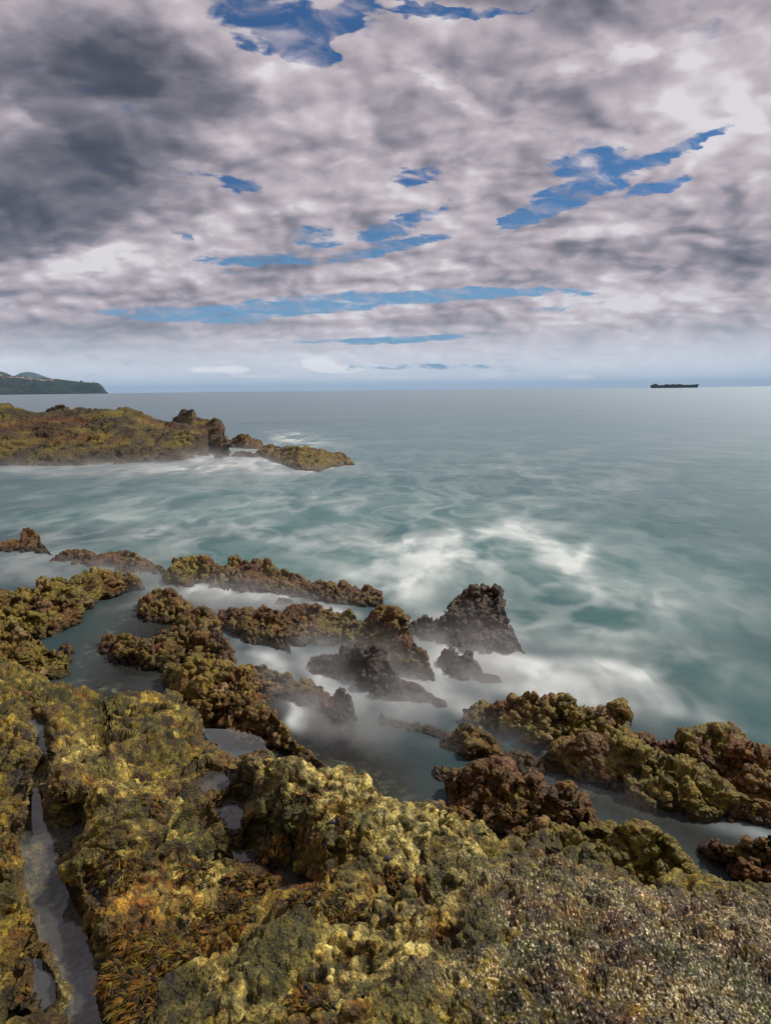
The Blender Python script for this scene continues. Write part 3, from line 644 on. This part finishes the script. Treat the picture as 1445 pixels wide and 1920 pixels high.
relief('rock', 'thin flat rock awash in front of the low brown rock', [(434,852),(450,846),(470,848),(486,853)], [(434,856),(486,857)], s=.3, colour='wet', **FS)

# ------------------------------------------------------------------ sea
def pxblob(px, py, x, y, sx, sy, ang=0):
    c_, s_ = math.cos(R(ang)), math.sin(R(ang)); dx, dy = px - x, py - y
    return np.exp(-(((dx * c_ + dy * s_) / sx) ** 2 + ((-dx * s_ + dy * c_) / sy) ** 2))
az = np.linspace(R(-62), R(62), 1100)
rr = np.concatenate([np.geomspace(2.0, 90, 900), np.geomspace(92, 60000, 160)])
AZ, RR = np.meshgrid(az, rr)
SP = np.stack([RR * np.sin(AZ), RR * np.cos(AZ), 0 * RR], -1).reshape(-1, 3)
sx_, sy_ = proj(SP)
wp = SP.copy()
wa = fbm(wp, 2.2, 4, 300) - .5; wb = fbm(wp + 50, 2.2, 4, 310) - .5
dist_ = RR.ravel()
wfac = np.clip(9.0 / dist_, 0.05, 1.4)
qx = sx_ + wa * 260 * wfac; qy = sy_ + wb * 90 * wfac
FO = [  # foam and spray where the swell works on the rocks
 (850,1005,190,14,-3,.45),(760,1050,120,22,-14,.5),(1000,1030,90,18,20,.45),(1080,1050,50,14,-40,.5),(660,1110,100,24,8,.35),(740,1100,70,26,10,.55),(860,1060,160,30,0,.3),
 (960,1245,150,18,8,.7),(880,1290,110,30,20,.85),(850,1230,50,30,45,.8),(1080,1275,160,24,12,.5),(1300,1372,190,18,14,.4),(1150,1318,150,16,14,.5),(1430,1405,90,14,12,.25),(1180,1235,200,16,14,.3),(1330,1300,200,14,16,.25),
 (790,1310,110,22,12,.75),(700,1325,110,20,8,.5),(600,1250,120,18,12,.55),(680,1205,60,10,20,.1),
 (440,1125,150,17,6,.85),(240,1130,60,12,-12,.6),(350,1110,60,12,12,.5),(640,1155,120,10,8,.5),(560,1130,60,8,4,.4),
 (100,1060,160,26,4,.30),(500,1300,80,18,30,.5),(590,1350,70,22,30,.5),(460,1245,80,14,30,.5),(640,1290,90,14,20,.5),
 (560,825,60,12,6,.75),(500,870,140,14,0,.55),(430,860,90,18,0,.6),(330,878,140,12,0,.4),(120,880,200,10,0,.3),(610,885,30,6,0,.4),(680,880,40,8,0,.35),
 (1180,1110,150,18,25,.35),(900,1170,70,14,15,.4),(1140,1190,220,20,18,.3),(560,1010,180,20,6,.22),(350,985,260,18,2,.18),
 (1010,1370,60,14,20,.3),(1160,1510,110,12,16,.25),(1350,1570,90,12,10,.28),(1330,1640,40,14,60,.35),(920,1395,40,10,20,.2)]
foam = 0
for x, y, a, b, g, m_ in FO: foam = foam + m_ * pxblob(qx, qy, x, y, a, b, g)
st = fbm(wp * np.array([.9, .55, 1]) + (wa * 1.5)[:, None], 1.1, 5, 320)
st2 = fbm(wp * np.array([1.1, .6, 1]) + (wb * .8)[:, None], .35, 4, 330)
ridgef = 1 - np.abs(2 * fbm(wp * np.array([1.4, .55, 1]) + (wb * 1.6)[:, None], 1.3, 4, 345) - 1)
foam = foam * (.12 + 1.15 * sstep(.6 * st + .4 * st2, .36, .66)) + foam * .5 * sstep(ridgef, .80, .97)
veil = pxblob(sx_, sy_, 1000, 1120, 420, 150, 14) + .8 * pxblob(sx_, sy_, 350, 980, 450, 70) + .5 * pxblob(sx_, sy_, 900, 900, 500, 60)
ru = 1 - np.abs(2 * fbm(wp * np.array([1.3, .50, 1]) + np.stack([wb * 2.4, wa * 1.6, 0 * wa], -1), .9, 5, 371) - 1)
ru2 = 1 - np.abs(2 * fbm(wp * np.array([.8, .35, 1]) + np.stack([wb * 2.0, wa * 1.6, 0 * wa], -1), 1.6, 4, 391) - 1)
foam += np.clip(veil, 0, 1) * (.24 * sstep(ru, .74, 1.0) + .16 * sstep(ru2, .76, .99) + .08 * sstep(st, .45, .65))
foam += .12 * sstep(st, .5, .68) * sstep(dist_, 200, 20) * sstep(sy_, 1260, 1080)
tealz = np.clip(.30 * sstep(sy_, 745, 830) * sstep(sy_ - np.interp(sx_, [0, 300, 700, 900, 1200, 1445], [1000, 1040, 1110, 1300, 1330, 1420]), 20, -20) + pxblob(sx_, sy_, 480, 1000, 380, 110) + .75 * pxblob(sx_, sy_, 1150, 1110, 320, 110, 20) + .5 * pxblob(sx_, sy_, 1350, 1270, 200, 100, 20) + .7 * pxblob(sx_, sy_, 800, 830, 300, 60), 0, 1)
clear = np.clip(1.0 * pxblob(qx, qy, 240, 1230, 110, 110, 20) + 1.0 * pxblob(qx, qy, 740, 1480, 150, 80, 30) + .75 * pxblob(qx, qy, 620, 1390, 110, 50, 25) + .75 * pxblob(sx_, sy_, 1130, 1500, 200, 40, 20) + .75 * pxblob(sx_, sy_, 1370, 1610, 130, 50, 20) + .9 * pxblob(sx_, sy_, 920, 1570, 70, 50) + .6 * pxblob(sx_, sy_, 520, 1340, 90, 60, 30) + .8 * pxblob(qx, qy, 180, 1330, 60, 40), 0, 1)
nearf = np.exp(-dist_ / 45.0)
m, t = new_mat('sea_water')
nf_ = t.node('ShaderNodeAttribute', attribute_name='near').outputs['Fac']
fo = t.node('ShaderNodeAttribute', attribute_name='foam').outputs['Fac']
te = t.node('ShaderNodeAttribute', attribute_name='teal').outputs['Fac']
cl = t.node('ShaderNodeAttribute', attribute_name='clear').outputs['Fac']
pos = t.node('ShaderNodeNewGeometry').outputs['Position']
mp = t.node('ShaderNodeMapping', {'Vector': pos, 'Scale': (.9, .6, 1)}).outputs[0]
ns = t.mix(nf_, .5, t.noise(mp, .8, 4, .5, .8), 'FLOAT')
mp2 = t.node('ShaderNodeMapping', {'Vector': pos, 'Scale': (.012, .05, 1)}).outputs[0]
nl = t.noise(mp2, .7, 8, .62, .5)
deep = t.mix(te, C3(.024, .052, .058), C3(.036, .116, .106))
deep = t.mix(t.math('MULTIPLY', t.ramp(ns, .40, .66, 0, .7), te), deep, C3(.07, .130, .128))
deep = t.mix(t.ramp(nl, .50, .64, 0, .8), deep, C3(.080, .110, .115))
deep = t.mix(t.ramp(nl, .52, .38, 0, .85), deep, C3(.012, .030, .036))
fa = t.math('MULTIPLY', fo, t.ramp(ns, .3, .6, .55, .95), clamp=True)
wc = t.mix(fa, deep, C3(.54, .58, .58))
tr = t.node('ShaderNodeBsdfTransparent', {'Color': C3(.72, .78, .74)})
op = t.math('MAXIMUM', t.math('SUBTRACT', 1.0, t.math('MULTIPLY', cl, .86)), fa, clamp=True)
wc = t.mix(t.math('MULTIPLY', cl, t.math('SUBTRACT', 1.0, fa)), wc, C3(.075, .080, .072))
body = t.node('ShaderNodeBsdfDiffuse', {'Color': wc})
ms = t.node('ShaderNodeMixShader', {0: op, 1: tr.outputs[0], 2: body.outputs[0]})
wvn = t.noise(t.node('ShaderNodeMapping', {'Vector': pos, 'Scale': (.5, 1.1, 1)}).outputs[0], 1.6, 4, .55)
wvf = t.noise(mp2, 2.0, 3, .5)
bp = t.node('ShaderNodeBump', {'Height': t.math('ADD', t.math('MULTIPLY', wvn, nf_), t.math('MULTIPLY', wvf, 2.5)), 'Strength': .14, 'Distance': .25})
gl = t.node('ShaderNodeBsdfGlossy', {'Color': t.mix(cl, C3(.46, .56, .62), C3(.80, .78, .76)), 'Roughness': t.mix(cl, .38, .12, 'FLOAT'), 'Normal': bp.outputs[0]})
fr = t.node('ShaderNodeFresnel', {'IOR': 1.33, 'Normal': bp.outputs[0]})
ff = t.math('MULTIPLY', fr.outputs[0], t.ramp(fa, 0, 1, .95, .25), clamp=True)
ms2 = t.node('ShaderNodeMixShader', {0: ff, 1: ms.outputs[0], 2: gl.outputs[0]})
out(t, ms2.outputs[0])
sea = mesh_obj('sea_water', SP, grid_faces(len(rr), len(az)), m, {'foam': np.clip(foam, 0, 1), 'teal': tealz, 'clear': clear, 'near': nearf}, origin=np.zeros(3))
tag(sea, 'smooth blurred teal and grey sea with white foam streaks', kind='structure')
mesh = sea.data
# seabed
m, t = new_mat('seabed')
pos = t.node('ShaderNodeNewGeometry').outputs['Position']
a = t.noise(pos, 3.0, 5, .65); b = t.noise(pos, 8, 4, .6)
c_ = t.mix(t.ramp(a, .42, .62), C3(.030, .032, .022), C3(.12, .12, .06))
c_ = t.mix(t.ramp(b, .52, .62), c_, C3(.42, .43, .26))
out(t, t.node('ShaderNodeBsdfDiffuse', {'Color': c_}).outputs[0])
bx, by = np.meshgrid(np.linspace(-14, 14, 260), np.linspace(-3, 16, 200))
bp_ = np.stack([bx, by, 0 * bx], -1).reshape(-1, 3)
bp_[:, 2] = -.26 + .26 * (fbm(bp_, 1.1, 5, 400) - .5)
tag(mesh_obj('seabed', bp_, grid_faces(200, 260), m, origin=np.zeros(3)), 'mottled green and brown bottom of the shallow inlet', kind='structure')
S_ = 61000.0
tag(mesh_obj('seabed', [(-S_, -S_, -2), (S_, -S_, -2), (S_, S_, -2), (-S_, S_, -2)], [[0, 1, 2, 3]], m, smooth=False, origin=np.zeros(3)), 'dark sea floor under the open water', kind='structure')

# ------------------------------------------------------------------ tide pools
m, t = new_mat('pool_water')
pos = t.node('ShaderNodeNewGeometry').outputs['Position']
bp = t.node('ShaderNodeBump', {'Height': t.noise(pos, 9, 2, .5), 'Strength': .06, 'Distance': .03})
tr = t.node('ShaderNodeBsdfTransparent', {'Color': C3(.85, .86, .82)})
gl = t.node('ShaderNodeBsdfGlossy', {'Color': C3(.95, .97, 1), 'Roughness': .06, 'Normal': bp.outputs[0]})
fr = t.node('ShaderNodeFresnel', {'IOR': 1.36, 'Normal': bp.outputs[0]})
sky_sheen = t.node('ShaderNodeBsdfDiffuse', {'Color': C3(.15, .165, .155)})  # grey diffuse stands in for sky reflected on the pool
body = t.node('ShaderNodeMixShader', {0: .22, 1: tr.outputs[0], 2: sky_sheen.outputs[0]})
out(t, t.node('ShaderNodeMixShader', {0: t.math('ADD', t.math('MULTIPLY', fr.outputs[0], 1.0), .03), 1: body.outputs[0], 2: gl.outputs[0]}).outputs[0])
M_pool = m
for nm, (poly, pz, dp) in POOLS.items():
    if nm == 'channel_deep': continue
    pa = np.array(poly, float); cx, cy = pa.mean(0)
    # a sheet a little wider than the hollow, hidden by the rock around it
    big = []
    n = len(pa)
    for i in range(n):
        e_ = pa[(i + 1) % n] - pa[i - 1]; nrm = np.array([e_[1], -e_[0]]) / (np.hypot(*e_) + 1e-6)
        big.append(pa[i] + nrm * 9 * (1 if True else -1))
    if np.abs(sdist(np.array([b_[0] for b_ in big]), np.array([b_[1] for b_ in big]), poly)).mean() < 0: pass
    V = [at(b_[0], b_[1], pz) for b_ in big]
    import bmesh
    bm = bmesh.new(); vs = [bm.verts.new(v) for v in V]
    f_ = bm.faces.new(vs); bmesh.ops.triangulate(bm, faces=[f_])
    bmesh.ops.recalc_face_normals(bm, faces=bm.faces)
    if sum(f.normal.z for f in bm.faces) < 0: bmesh.ops.reverse_faces(bm, faces=bm.faces)
    me = bpy.data.meshes.new('tide_pool'); bm.to_mesh(me); bm.free(); me.materials.append(M_pool)
    o = bpy.data.objects.new('tide_pool', me); col.objects.link(o); tag(o, 'still tide pool water in a hollow of the olive rock', kind='structure')

# ------------------------------------------------------------------ seaweed
m, t = new_mat('seaweed')
a = t.node('ShaderNodeAttribute', attribute_name='growth').outputs['Color']
p = t.node('ShaderNodeBsdfPrincipled', {'Base Color': a, 'Roughness': .6, 'Specular IOR Level': .3})
tl = t.node('ShaderNodeBsdfTranslucent', {'Color': a})
out(t, t.node('ShaderNodeMixShader', {0: .25, 1: p.outputs[0], 2: tl.outputs[0]}).outputs[0])
M_weed = m
def weed(px, py, wx_, wy_, n, flow, label, hue=0, ln=.075):
    V = []; Fc = []; Cc = []
    for k in range(int(n * .8)):
        q_ = random.random() ** .5; a0_ = random.uniform(0, 6.283); x = px + wx_ * .85 * q_ * math.cos(a0_); y = py + wy_ * .85 * q_ * math.sin(a0_)
        p0, nn = on_shelf(x, y); p1_, _n = on_shelf(x + 4, y + 2)
        nn = nn * .35 + np.array([0, 0, .65]); nn /= np.linalg.norm(nn)
        fl = flow + random.gauss(0, 30)
        bl = random.random(); base_c = (OR * 1.25) * (1 - bl) + (OL * 1.0) * bl
        q3 = random.random()
        if q3 < .35: base_c = DB * 1.8
        elif q3 < .45: base_c = YE * .7
        base_c = base_c * random.uniform(.45, 1.0)
        for m_ in range(random.randint(4, 7)):
            a_ = R(fl + random.gauss(0, 24)); d = np.array([math.cos(a_), math.sin(a_), random.uniform(-.30, .18)])
            if hue == 2: d = np.array([math.cos(a_) * .7, math.sin(a_) * .7, -.75])
            d /= np.linalg.norm(d)
            l = ln * .58 * random.uniform(.45, 1.25); wd = random.uniform(.0016, .0036)
            side = np.cross(d, nn); side /= np.linalg.norm(side) + 1e-9
            r0_ = p0 + np.array([random.gauss(0, .003), random.gauss(0, .003), .002])
            tw = random.uniform(-.9, .9); cc = base_c * random.uniform(.7, 1.3); arch = random.uniform(.004, .014)
            for fk in (-1, 1):                                   # each blade forks once, like real wrack
                b0 = len(V); nseg = 5
                for j in range(nseg + 1):
                    s_ = j / nseg
                    pt = r0_ + d * l * s_ + nn * (arch * math.sin(2.6 * s_) + .003) + side * fk * max(0, s_ - .45) * l * .28
                    ww = wd * (.45 + .75 * math.sin(math.pi * min(1, .15 + .75 * s_))) * (.6 if j == nseg else 1)
                    sv = side * math.cos(tw * s_) + nn * math.sin(tw * s_)
                    V += [pt - sv * ww, pt + sv * ww]; Cc += [cc * (.75 + .5 * s_)] * 2
                    if j: Fc.append([b0 + 2 * j - 2, b0 + 2 * j - 1, b0 + 2 * j + 1, b0 + 2 * j])
    o = mesh_obj('seaweed_clump', V, Fc, M_weed, {'growth': np.clip(np.array(Cc), .003, .8)})
    tag(o, label, 'seaweed', 'brown seaweed clumps on the foreground rocks')
weed(470, 1655, 60, 22, 260, 200, 'golden brown seaweed clump just below the crease pool')
weed(420, 1700, 80, 30, 420, 190, 'wide mat of brown fronds swept left on the foreground rock')
weed(300, 1755, 90, 30, 520, 195, 'large dark brown mat of long fronds right of the channel', ln=.09)
weed(620, 1700, 90, 24, 460, 175, 'red-tipped brown fronds spread in the middle of the foreground')
weed(250, 1840, 55, 70, 420, 215, 'dark fronds hanging down the edge beside the channel at the bottom left', ln=.09)
weed(225, 1640, 45, 30, 220, 210, 'orange brown tuft at the near end of the lumpy olive slab')
weed(585, 1575, 40, 32, 260, 260, 'seaweed hanging in the dark hollow under the pale yellow ridge', 2, .09)
weed(520, 1580, 24, 26, 130, 260, 'small hanging tuft left of the seaweed in the dark hollow', 2)
weed(832, 1545, 16, 8, 60, 90, 'little reddish tuft on the crest of the pale yellow ridge', ln=.05)
weed(745, 1622, 34, 10, 110, 10, 'rust orange streak of fronds at the foot of the pale yellow ridge', ln=.05)
weed(590, 1890, 50, 26, 240, 170, 'rusty brown seaweed at the bottom edge among pale knobs')
weed(370, 1640, 40, 30, 160, 200, 'short brown tuft beside the still pool left of the ridge')
weed(290, 1520, 28, 18, 90, 230, 'small red brown tuft in the middle of the lumpy olive slab', ln=.05)
weed(640, 1545, 18, 16, 90, 250, 'bright orange tuft on the shaded face of the yellow ridge', 2, .06)

# ------------------------------------------------------------------ dark shells
m, t = new_mat('dark_shell')
pos = t.node('ShaderNodeNewGeometry').outputs['Position']
cs = t.mix(t.ramp(t.noise(pos, 120, 3, .6), .45, .6), C3(.018, .019, .024), C3(.07, .07, .075))
out(t, t.node('ShaderNodeBsdfPrincipled', {'Base Color': cs, 'Roughness': .35}).outputs[0])
def shell(px, py, r, label):
    p0, nn = on_shelf(px, py); nu, nv = 18, 12; V = []
    for i in range(nv + 1):
        t_ = i / nv
        for j in range(nu):
            a_ = 2 * math.pi * j / nu
            rr_ = r * math.sin(math.pi * (t_ * .98 + .01)) ** .8 * (1 + .08 * math.sin(3 * a_ + 5 * t_)); zz = r * .85 * math.cos(math.pi * t_) + r * .5 + .18 * r * math.cos(a_) * (1 - t_)
            V.append(p0 + np.array([rr_ * math.cos(a_ + t_), rr_ * .8 * math.sin(a_ + t_), zz]))
    Fc = [[i * nu + j, i * nu + (j + 1) % nu, (i + 1) * nu + (j + 1) % nu, (i + 1) * nu + j] for i in range(nv) for j in range(nu)]
    tag(mesh_obj('sea_snail', V, Fc, m), label, 'sea snail', 'dark sea snails on the foreground rocks')
shell(717, 1707, .011, 'round black sea snail on pale knobs right of the red-tipped fronds')
shell(656, 1748, .015, 'black sea snail just below the red-tipped fronds')
shell(560, 1738, .012, 'dark sea snail above the pale knobs left of centre')
shell(727, 1598, .018, 'largest dark shell, above the rust orange streak of fronds')
shell(621, 1548, .017, 'grey shell beside the bright orange tuft')
shell(486, 1626, .012, 'dark shell with pale rim beside the crease pool')

# ------------------------------------------------------------------ headland and hills far off
def hill(name, label, D, top, basepx, thick, mat, zbase=-20, rough=.12, k=0):
    xs = np.linspace(top[0][0], top[-1][0], 420); yt = interp(top, xs)
    tx, ty, tt = hdir(xs, yt); Ht = H - D * tt
    nr = 60; rows = []
    for j in range(nr + 1):
        s_ = j / nr
        if s_ < .5:
            q_ = s_ / .5; r = D + thick * .35 * (q_ - 1) ; z = Ht * q_ ** .8
            zz = zbase * (1 - q_) * (q_ < .01) + z
        else:
            q_ = (s_ - .5) / .5; r = D + thick * q_; zz = Ht * (1 - q_ ** 2 * .9)
        rows.append(np.stack([tx * r, ty * r, zz + 0 * tx], -1))
    P_ = np.array(rows).reshape(-1, 3)
    N_ = grid_normals(np.array(rows)); N_ = N_ if N_[..., 2].mean() > 0 else -N_
    gul = fbm(P_ * np.array([1, 1, .25]), thick * .25, 5, 500 + k) - .5
    crest = np.repeat(np.clip(1 - np.abs(np.arange(nr + 1) / nr - .5) * 2, 0, 1)[:, None], len(xs), 1).ravel()
    P_ = P_ + N_.reshape(-1, 3) * (gul * thick * rough * (1 - crest ** 3))[:, None] * np.clip(P_[:, 2:3] / 30, 0, 1)
    top_i = nr // 2
    o = mesh_obj(name, P_, grid_faces(nr + 1, len(xs)), mat); tag(o, label, kind='structure'); return o
def land_mat(name, c0, c1, c2, sc):
    m, t = new_mat(name)
    pos = t.node('ShaderNodeNewGeometry').outputs['Position']
    a = t.noise(pos, sc, 6, .65); b = t.noise(t.node('ShaderNodeMapping', {'Vector': pos, 'Scale': (1, 1, .3)}).outputs[0], sc * 3, 5, .6)
    c_ = t.mix(t.ramp(a, .4, .6), C3(*c0), C3(*c1)); c_ = t.mix(t.ramp(b, .52, .66), c_, C3(*c2))
    out(t, t.node('ShaderNodeBsdfDiffuse', {'Color': c_}).outputs[0]); return m
M_head = land_mat('headland', (.012, .022, .018), (.022, .036, .022), (.05, .04, .032), .006)
M_hill = land_mat('hill', (.03, .05, .03), (.05, .07, .04), (.06, .06, .05), .002)
hill('headland', 'dark cliffed headland on the horizon at the left with houses along its top', 5000, [(-400,672),(-150,690),(0,703),(20,704),(60,708),(110,711),(150,716),(184,718),(190,723),(197,732),(204,737.5)], None, 900, M_head)
hill('hills', 'far blue mountain behind the headland', 12000, [(-200,700),(10,712),(25,706),(40,699),(52,697),(66,699),(85,706),(105,712),(130,724),(150,733)], None, 2500, M_hill, k=3, rough=.05)
hill('hills', 'darker hill behind the village at the left edge', 7500, [(-400,650),(-150,676),(-40,692),(0,696),(12,699),(24,705),(34,714),(50,728)], None, 1500, M_hill, k=5, rough=.05)
m, t = new_mat('white_wall')
oi = t.node('ShaderNodeObjectInfo').outputs['Random']
out(t, t.node('ShaderNodeBsdfDiffuse', {'Color': t.mix(oi, C3(.50, .48, .46), C3(.3, .22, .18))}).outputs[0]); M_white = m
m, t = new_mat('dark_stone'); out(t, t.node('ShaderNodeBsdfDiffuse', {'Color': C3(.05, .05, .045)}).outputs[0]); M_dark = m
m, t = new_mat('red_roof'); out(t, t.node('ShaderNodeBsdfDiffuse', {'Color': C3(.30, .12, .07)}).outputs[0]); M_red = m
def boxm(name, c, sz, mat, parent=None, taper=1.0, gable=False):
    x, y, z = sz[0] / 2, sz[1] / 2, sz[2]
    V = [(-x, -y, 0), (x, -y, 0), (x, y, 0), (-x, y, 0)] + [(-x * taper, -y * taper, z), (x * taper, -y * taper, z), (x * taper, y * taper, z), (-x * taper, y * taper, z)]
    if gable:
        V[4] = V[7] = (-x, 0, z); V[5] = V[6] = (x, 0, z)
    V = np.array(V, float) + np.array(c)
    Fc = [[0, 3, 2, 1], [4, 5, 6, 7], [0, 1, 5, 4], [1, 2, 6, 5], [2, 3, 7, 6], [3, 0, 4, 7]]
    return mesh_obj(name, V, Fc, mat, parent=parent, smooth=False, origin=np.array([0, 0, 0.]) if parent else None)
def empty(name, loc):
    o = bpy.data.objects.new(name, None); col.objects.link(o); o.location = loc; return o
headtop = [(-400,672),(-150,690),(0,703),(20,704),(60,708),(110,711),(150,716),(184,718)]
for k in range(46):
    px = random.triangular(-4, 106, 60); D = 4880 + random.uniform(-60, 60)
    py = interp(headtop, px) + random.uniform(.8, 4.2)
    hx, hy, tt = hdir(px, py); z = H - D * tt
    h0 = empty('house', (hx * D, hy * D, z - 4)); wd_, hh_ = random.uniform(6, 15), random.uniform(4, 7)
    boxm('wall', (0, 0, 0), (wd_, 12, hh_), M_white, h0); boxm('roof', (0, 0, hh_), (wd_ * 1.04, 13, 2), M_red, h0, gable=True)
    tag(h0, 'tiny pale house in the village strung along the top of the headland', 'house', 'houses along the headland top')
hx, hy, tt = hdir(177, 718.5); D = 5000; z = H - D * tt
lt = empty('lighthouse', (hx * D, hy * D, z - 3)); tag(lt, 'thin tower standing alone near the cliff end of the headland', 'tower')
boxm('tower', (0, 0, 0), (5, 5, 16), M_white, lt, .8); boxm('lantern', (0, 0, 16), (3.4, 3.4, 4), M_dark, lt, .7)
hx, hy, tt = hdir(153, 716.5); z = H - D * tt
lt = empty('building', (hx * D, hy * D, z - 3)); tag(lt, 'dark square building on the skyline of the headland', 'building')
boxm('wall', (0, 0, 0), (12, 12, 11), M_dark, lt); boxm('roof', (0, 0, 11), (13, 13, 2), M_dark, lt, .6)

# ------------------------------------------------------------------ ship on the horizon
m, t = new_mat('ship_hull')
pos = t.node('ShaderNodeNewGeometry').outputs['Position']
out(t, t.node('ShaderNodeBsdfPrincipled', {'Base Color': t.mix(t.ramp(t.noise(pos, .3, 3), .4, .6), C3(.018, .016, .022), C3(.035, .030, .035)), 'Roughness': .6}).outputs[0]); M_hull = m
px, py = 1262, 0
hx, hy, _ = hdir(1262, 729.0); D = 2600.0
sh = empty('ship', (float(hx * D), float(hy * D), 0)); sh.scale = (1, 1, 1.25); sh.rotation_euler.z = math.atan2(-hx, hy) + R(4)
tag(sh, 'long low dark ship on the horizon at the right', 'ship')
LN = 150.0; nu = 40; prof = [(-2.0, .55), (0, .80), (4, .95), (7.0, 1.0), (8.0, 1.0)]
V = []
for i in range(nu + 1):
    s_ = i / nu; xx = (s_ - .5) * LN; half = 8.5 * min(1, (1 - abs(2 * s_ - 1)) / .22 if s_ > .5 else (.35 + (1 - abs(2 * s_ - 1)) / .2)) ** .6
    sheer = 2.2 * max(0, (s_ - .8) / .2) ** 2 + .8 * max(0, (.15 - s_) / .15)
    rk = 4.5 * max(0, (s_ - .85) / .15)
    for z_, b_ in prof: V.append((xx + rk * z_ / 8, -half * b_, z_ + (sheer if z_ > 6 else 0)))
    for z_, b_ in prof[::-1]: V.append((xx + rk * z_ / 8, half * b_, z_ + (sheer if z_ > 6 else 0)))
w_ = len(prof) * 2; Fc = [[i * w_ + j, (i + 1) * w_ + j, (i + 1) * w_ + (j + 1) % w_, i * w_ + (j + 1) % w_] for i in range(nu) for j in range(w_)]
mesh_obj('hull', V, Fc, M_hull, parent=sh, smooth=False)
for i, (x_, l_, h_) in enumerate(((-60, 16, 2.5),)):
    dk = boxm('deckhouse', (x_, 0, 8), (l_, 13, h_), M_hull, sh, .9); boxm('bridge', (x_ + 2, 0, 8 + h_), (7, 15, 1.4), M_hull, dk)
boxm('funnel', (-66, 0, 10), (4, 4, 2), M_hull, sh, .8)
for x_ in (-22, -2, 18): boxm('hatch', (x_, 0, 8), (16, 12, 2.2), M_hull, sh, .96)
boxm('mast', (48, 0, 9), (.8, .8, 3), M_hull, sh, .5)

# ------------------------------------------------------------------ spray hanging low over the water, and air
m, t = new_mat('sea_mist')
pos = t.node('ShaderNodeNewGeometry').outputs['Position']
sp = t.node('ShaderNodeSeparateXYZ', {0: pos})
flat = t.vmath('MULTIPLY', pos, (1, 1, 0))
def mist_spec(lst):
    acc = None
    for px, py, ax_, by_, ang, amp in lst:
        c0 = at(px, py, .05)[:2]
        ca, sa = math.cos(R(ang)), math.sin(R(ang))
        a_ = (at(px + ax_ * ca, py + ax_ * sa, .05) - at(px - ax_ * ca, py - ax_ * sa, .05))[:2] / 2
        b_ = (at(px - by_ * sa, py + by_ * ca, .05) - at(px + by_ * sa, py - by_ * ca, .05))[:2] / 2
        M_ = np.linalg.inv(np.array([[a_[0], b_[0]], [a_[1], b_[1]]])); k_ = -M_ @ c0
        h1 = t.vmath('ADD', flat, (0, 0, 1))
        p_ = t.vmath('DOT_PRODUCT', h1, (M_[0, 0], M_[0, 1], k_[0])); q_ = t.vmath('DOT_PRODUCT', h1, (M_[1, 0], M_[1, 1], k_[1]))
        o_ = t.ramp(t.math('ADD', t.math('MULTIPLY', p_, p_), t.math('MULTIPLY', q_, q_)), 0, 2.2, amp, 0)
        acc = o_ if acc is None else t.math('MAXIMUM', acc, o_)
    return acc
area = mist_spec([(700, 1280, 150, 60, 20, 1.0), (890, 1240, 110, 55, 15, 1.0), (620, 1340, 110, 40, 20, .7), (450, 1130, 170, 26, 6, .6), (500, 1270, 100, 30, 25, .5), (80, 1060, 170, 30, 4, .5), (1080, 1300, 160, 40, 14, .45), (970, 1395, 60, 16, 20, .3), (1130, 1500, 120, 10, 18, .2)])
nz = t.noise(t.node('ShaderNodeMapping', {'Vector': pos, 'Scale': (1, 1, 1.6)}).outputs[0], 2.2, 3, .55)
fall = t.math('EXPONENT', t.math('DIVIDE', sp.outputs[2], -.11))
dn = t.math('MULTIPLY', t.math('MULTIPLY', area, fall), t.ramp(nz, .34, .66, .15, 1.5))
dn = t.math('MULTIPLY', dn, 3.2)
pv = t.node('ShaderNodeVolumePrincipled', {'Color': C3(.93, .95, .97), 'Density': dn, 'Anisotropy': .2})
out(t, vol=pv.outputs[0])
def box_vol(name, x0, x1, y0, y1, z0, z1, mat, label):
    V = [(x0, y0, z0), (x1, y0, z0), (x1, y1, z0), (x0, y1, z0), (x0, y0, z1), (x1, y0, z1), (x1, y1, z1), (x0, y1, z1)]
    Fc = [[0, 3, 2, 1], [4, 5, 6, 7], [0, 1, 5, 4], [1, 2, 6, 5], [2, 3, 7, 6], [3, 0, 4, 7]]
    return tag(mesh_obj(name, V, Fc, mat, smooth=False), label, kind='stuff')
box_vol('sea_mist', -6.5, 6.5, 4.3, 11.5, .006, .55, m, 'thin white spray mist drifting low between the rocks')
m2, t = new_mat('far_mist')
pos = t.node('ShaderNodeNewGeometry').outputs['Position']; sp = t.node('ShaderNodeSeparateXYZ', {0: pos}); flat = t.vmath('MULTIPLY', pos, (1, 1, 0))
area = mist_spec([(440, 868, 150, 26, 0, 1.0), (200, 878, 260, 16, 0, .8), (-50, 880, 260, 14, 0, .6), (590, 878, 70, 12, 0, .5)])
nz = t.noise(pos, .9, 4, .6)
dn = t.math('MULTIPLY', t.math('MULTIPLY', area, t.math('EXPONENT', t.math('DIVIDE', sp.outputs[2], -.16))), t.ramp(nz, .32, .66, .1, 1.4))
out(t, vol=t.node('ShaderNodeVolumePrincipled', {'Color': C3(.93, .95, .97), 'Density': t.math('MULTIPLY', dn, .38), 'Anisotropy': .2}).outputs[0])
box_vol('sea_mist', -24, 0, 17, 36, .006, 1.6, m2, 'white spray mist at the foot of the far outcrop')

# the air
m, t = new_mat('haze')
out(t, vol=t.node('ShaderNodeVolumePrincipled', {'Color': C3(.45, .70, 1.0), 'Density': 3.6e-5, 'Anisotropy': 0.0}).outputs[0])
box_vol('haze', -63000, 63000, -63000, 63000, -3.0, 520, m, 'thin bluish sea air over the whole scene')
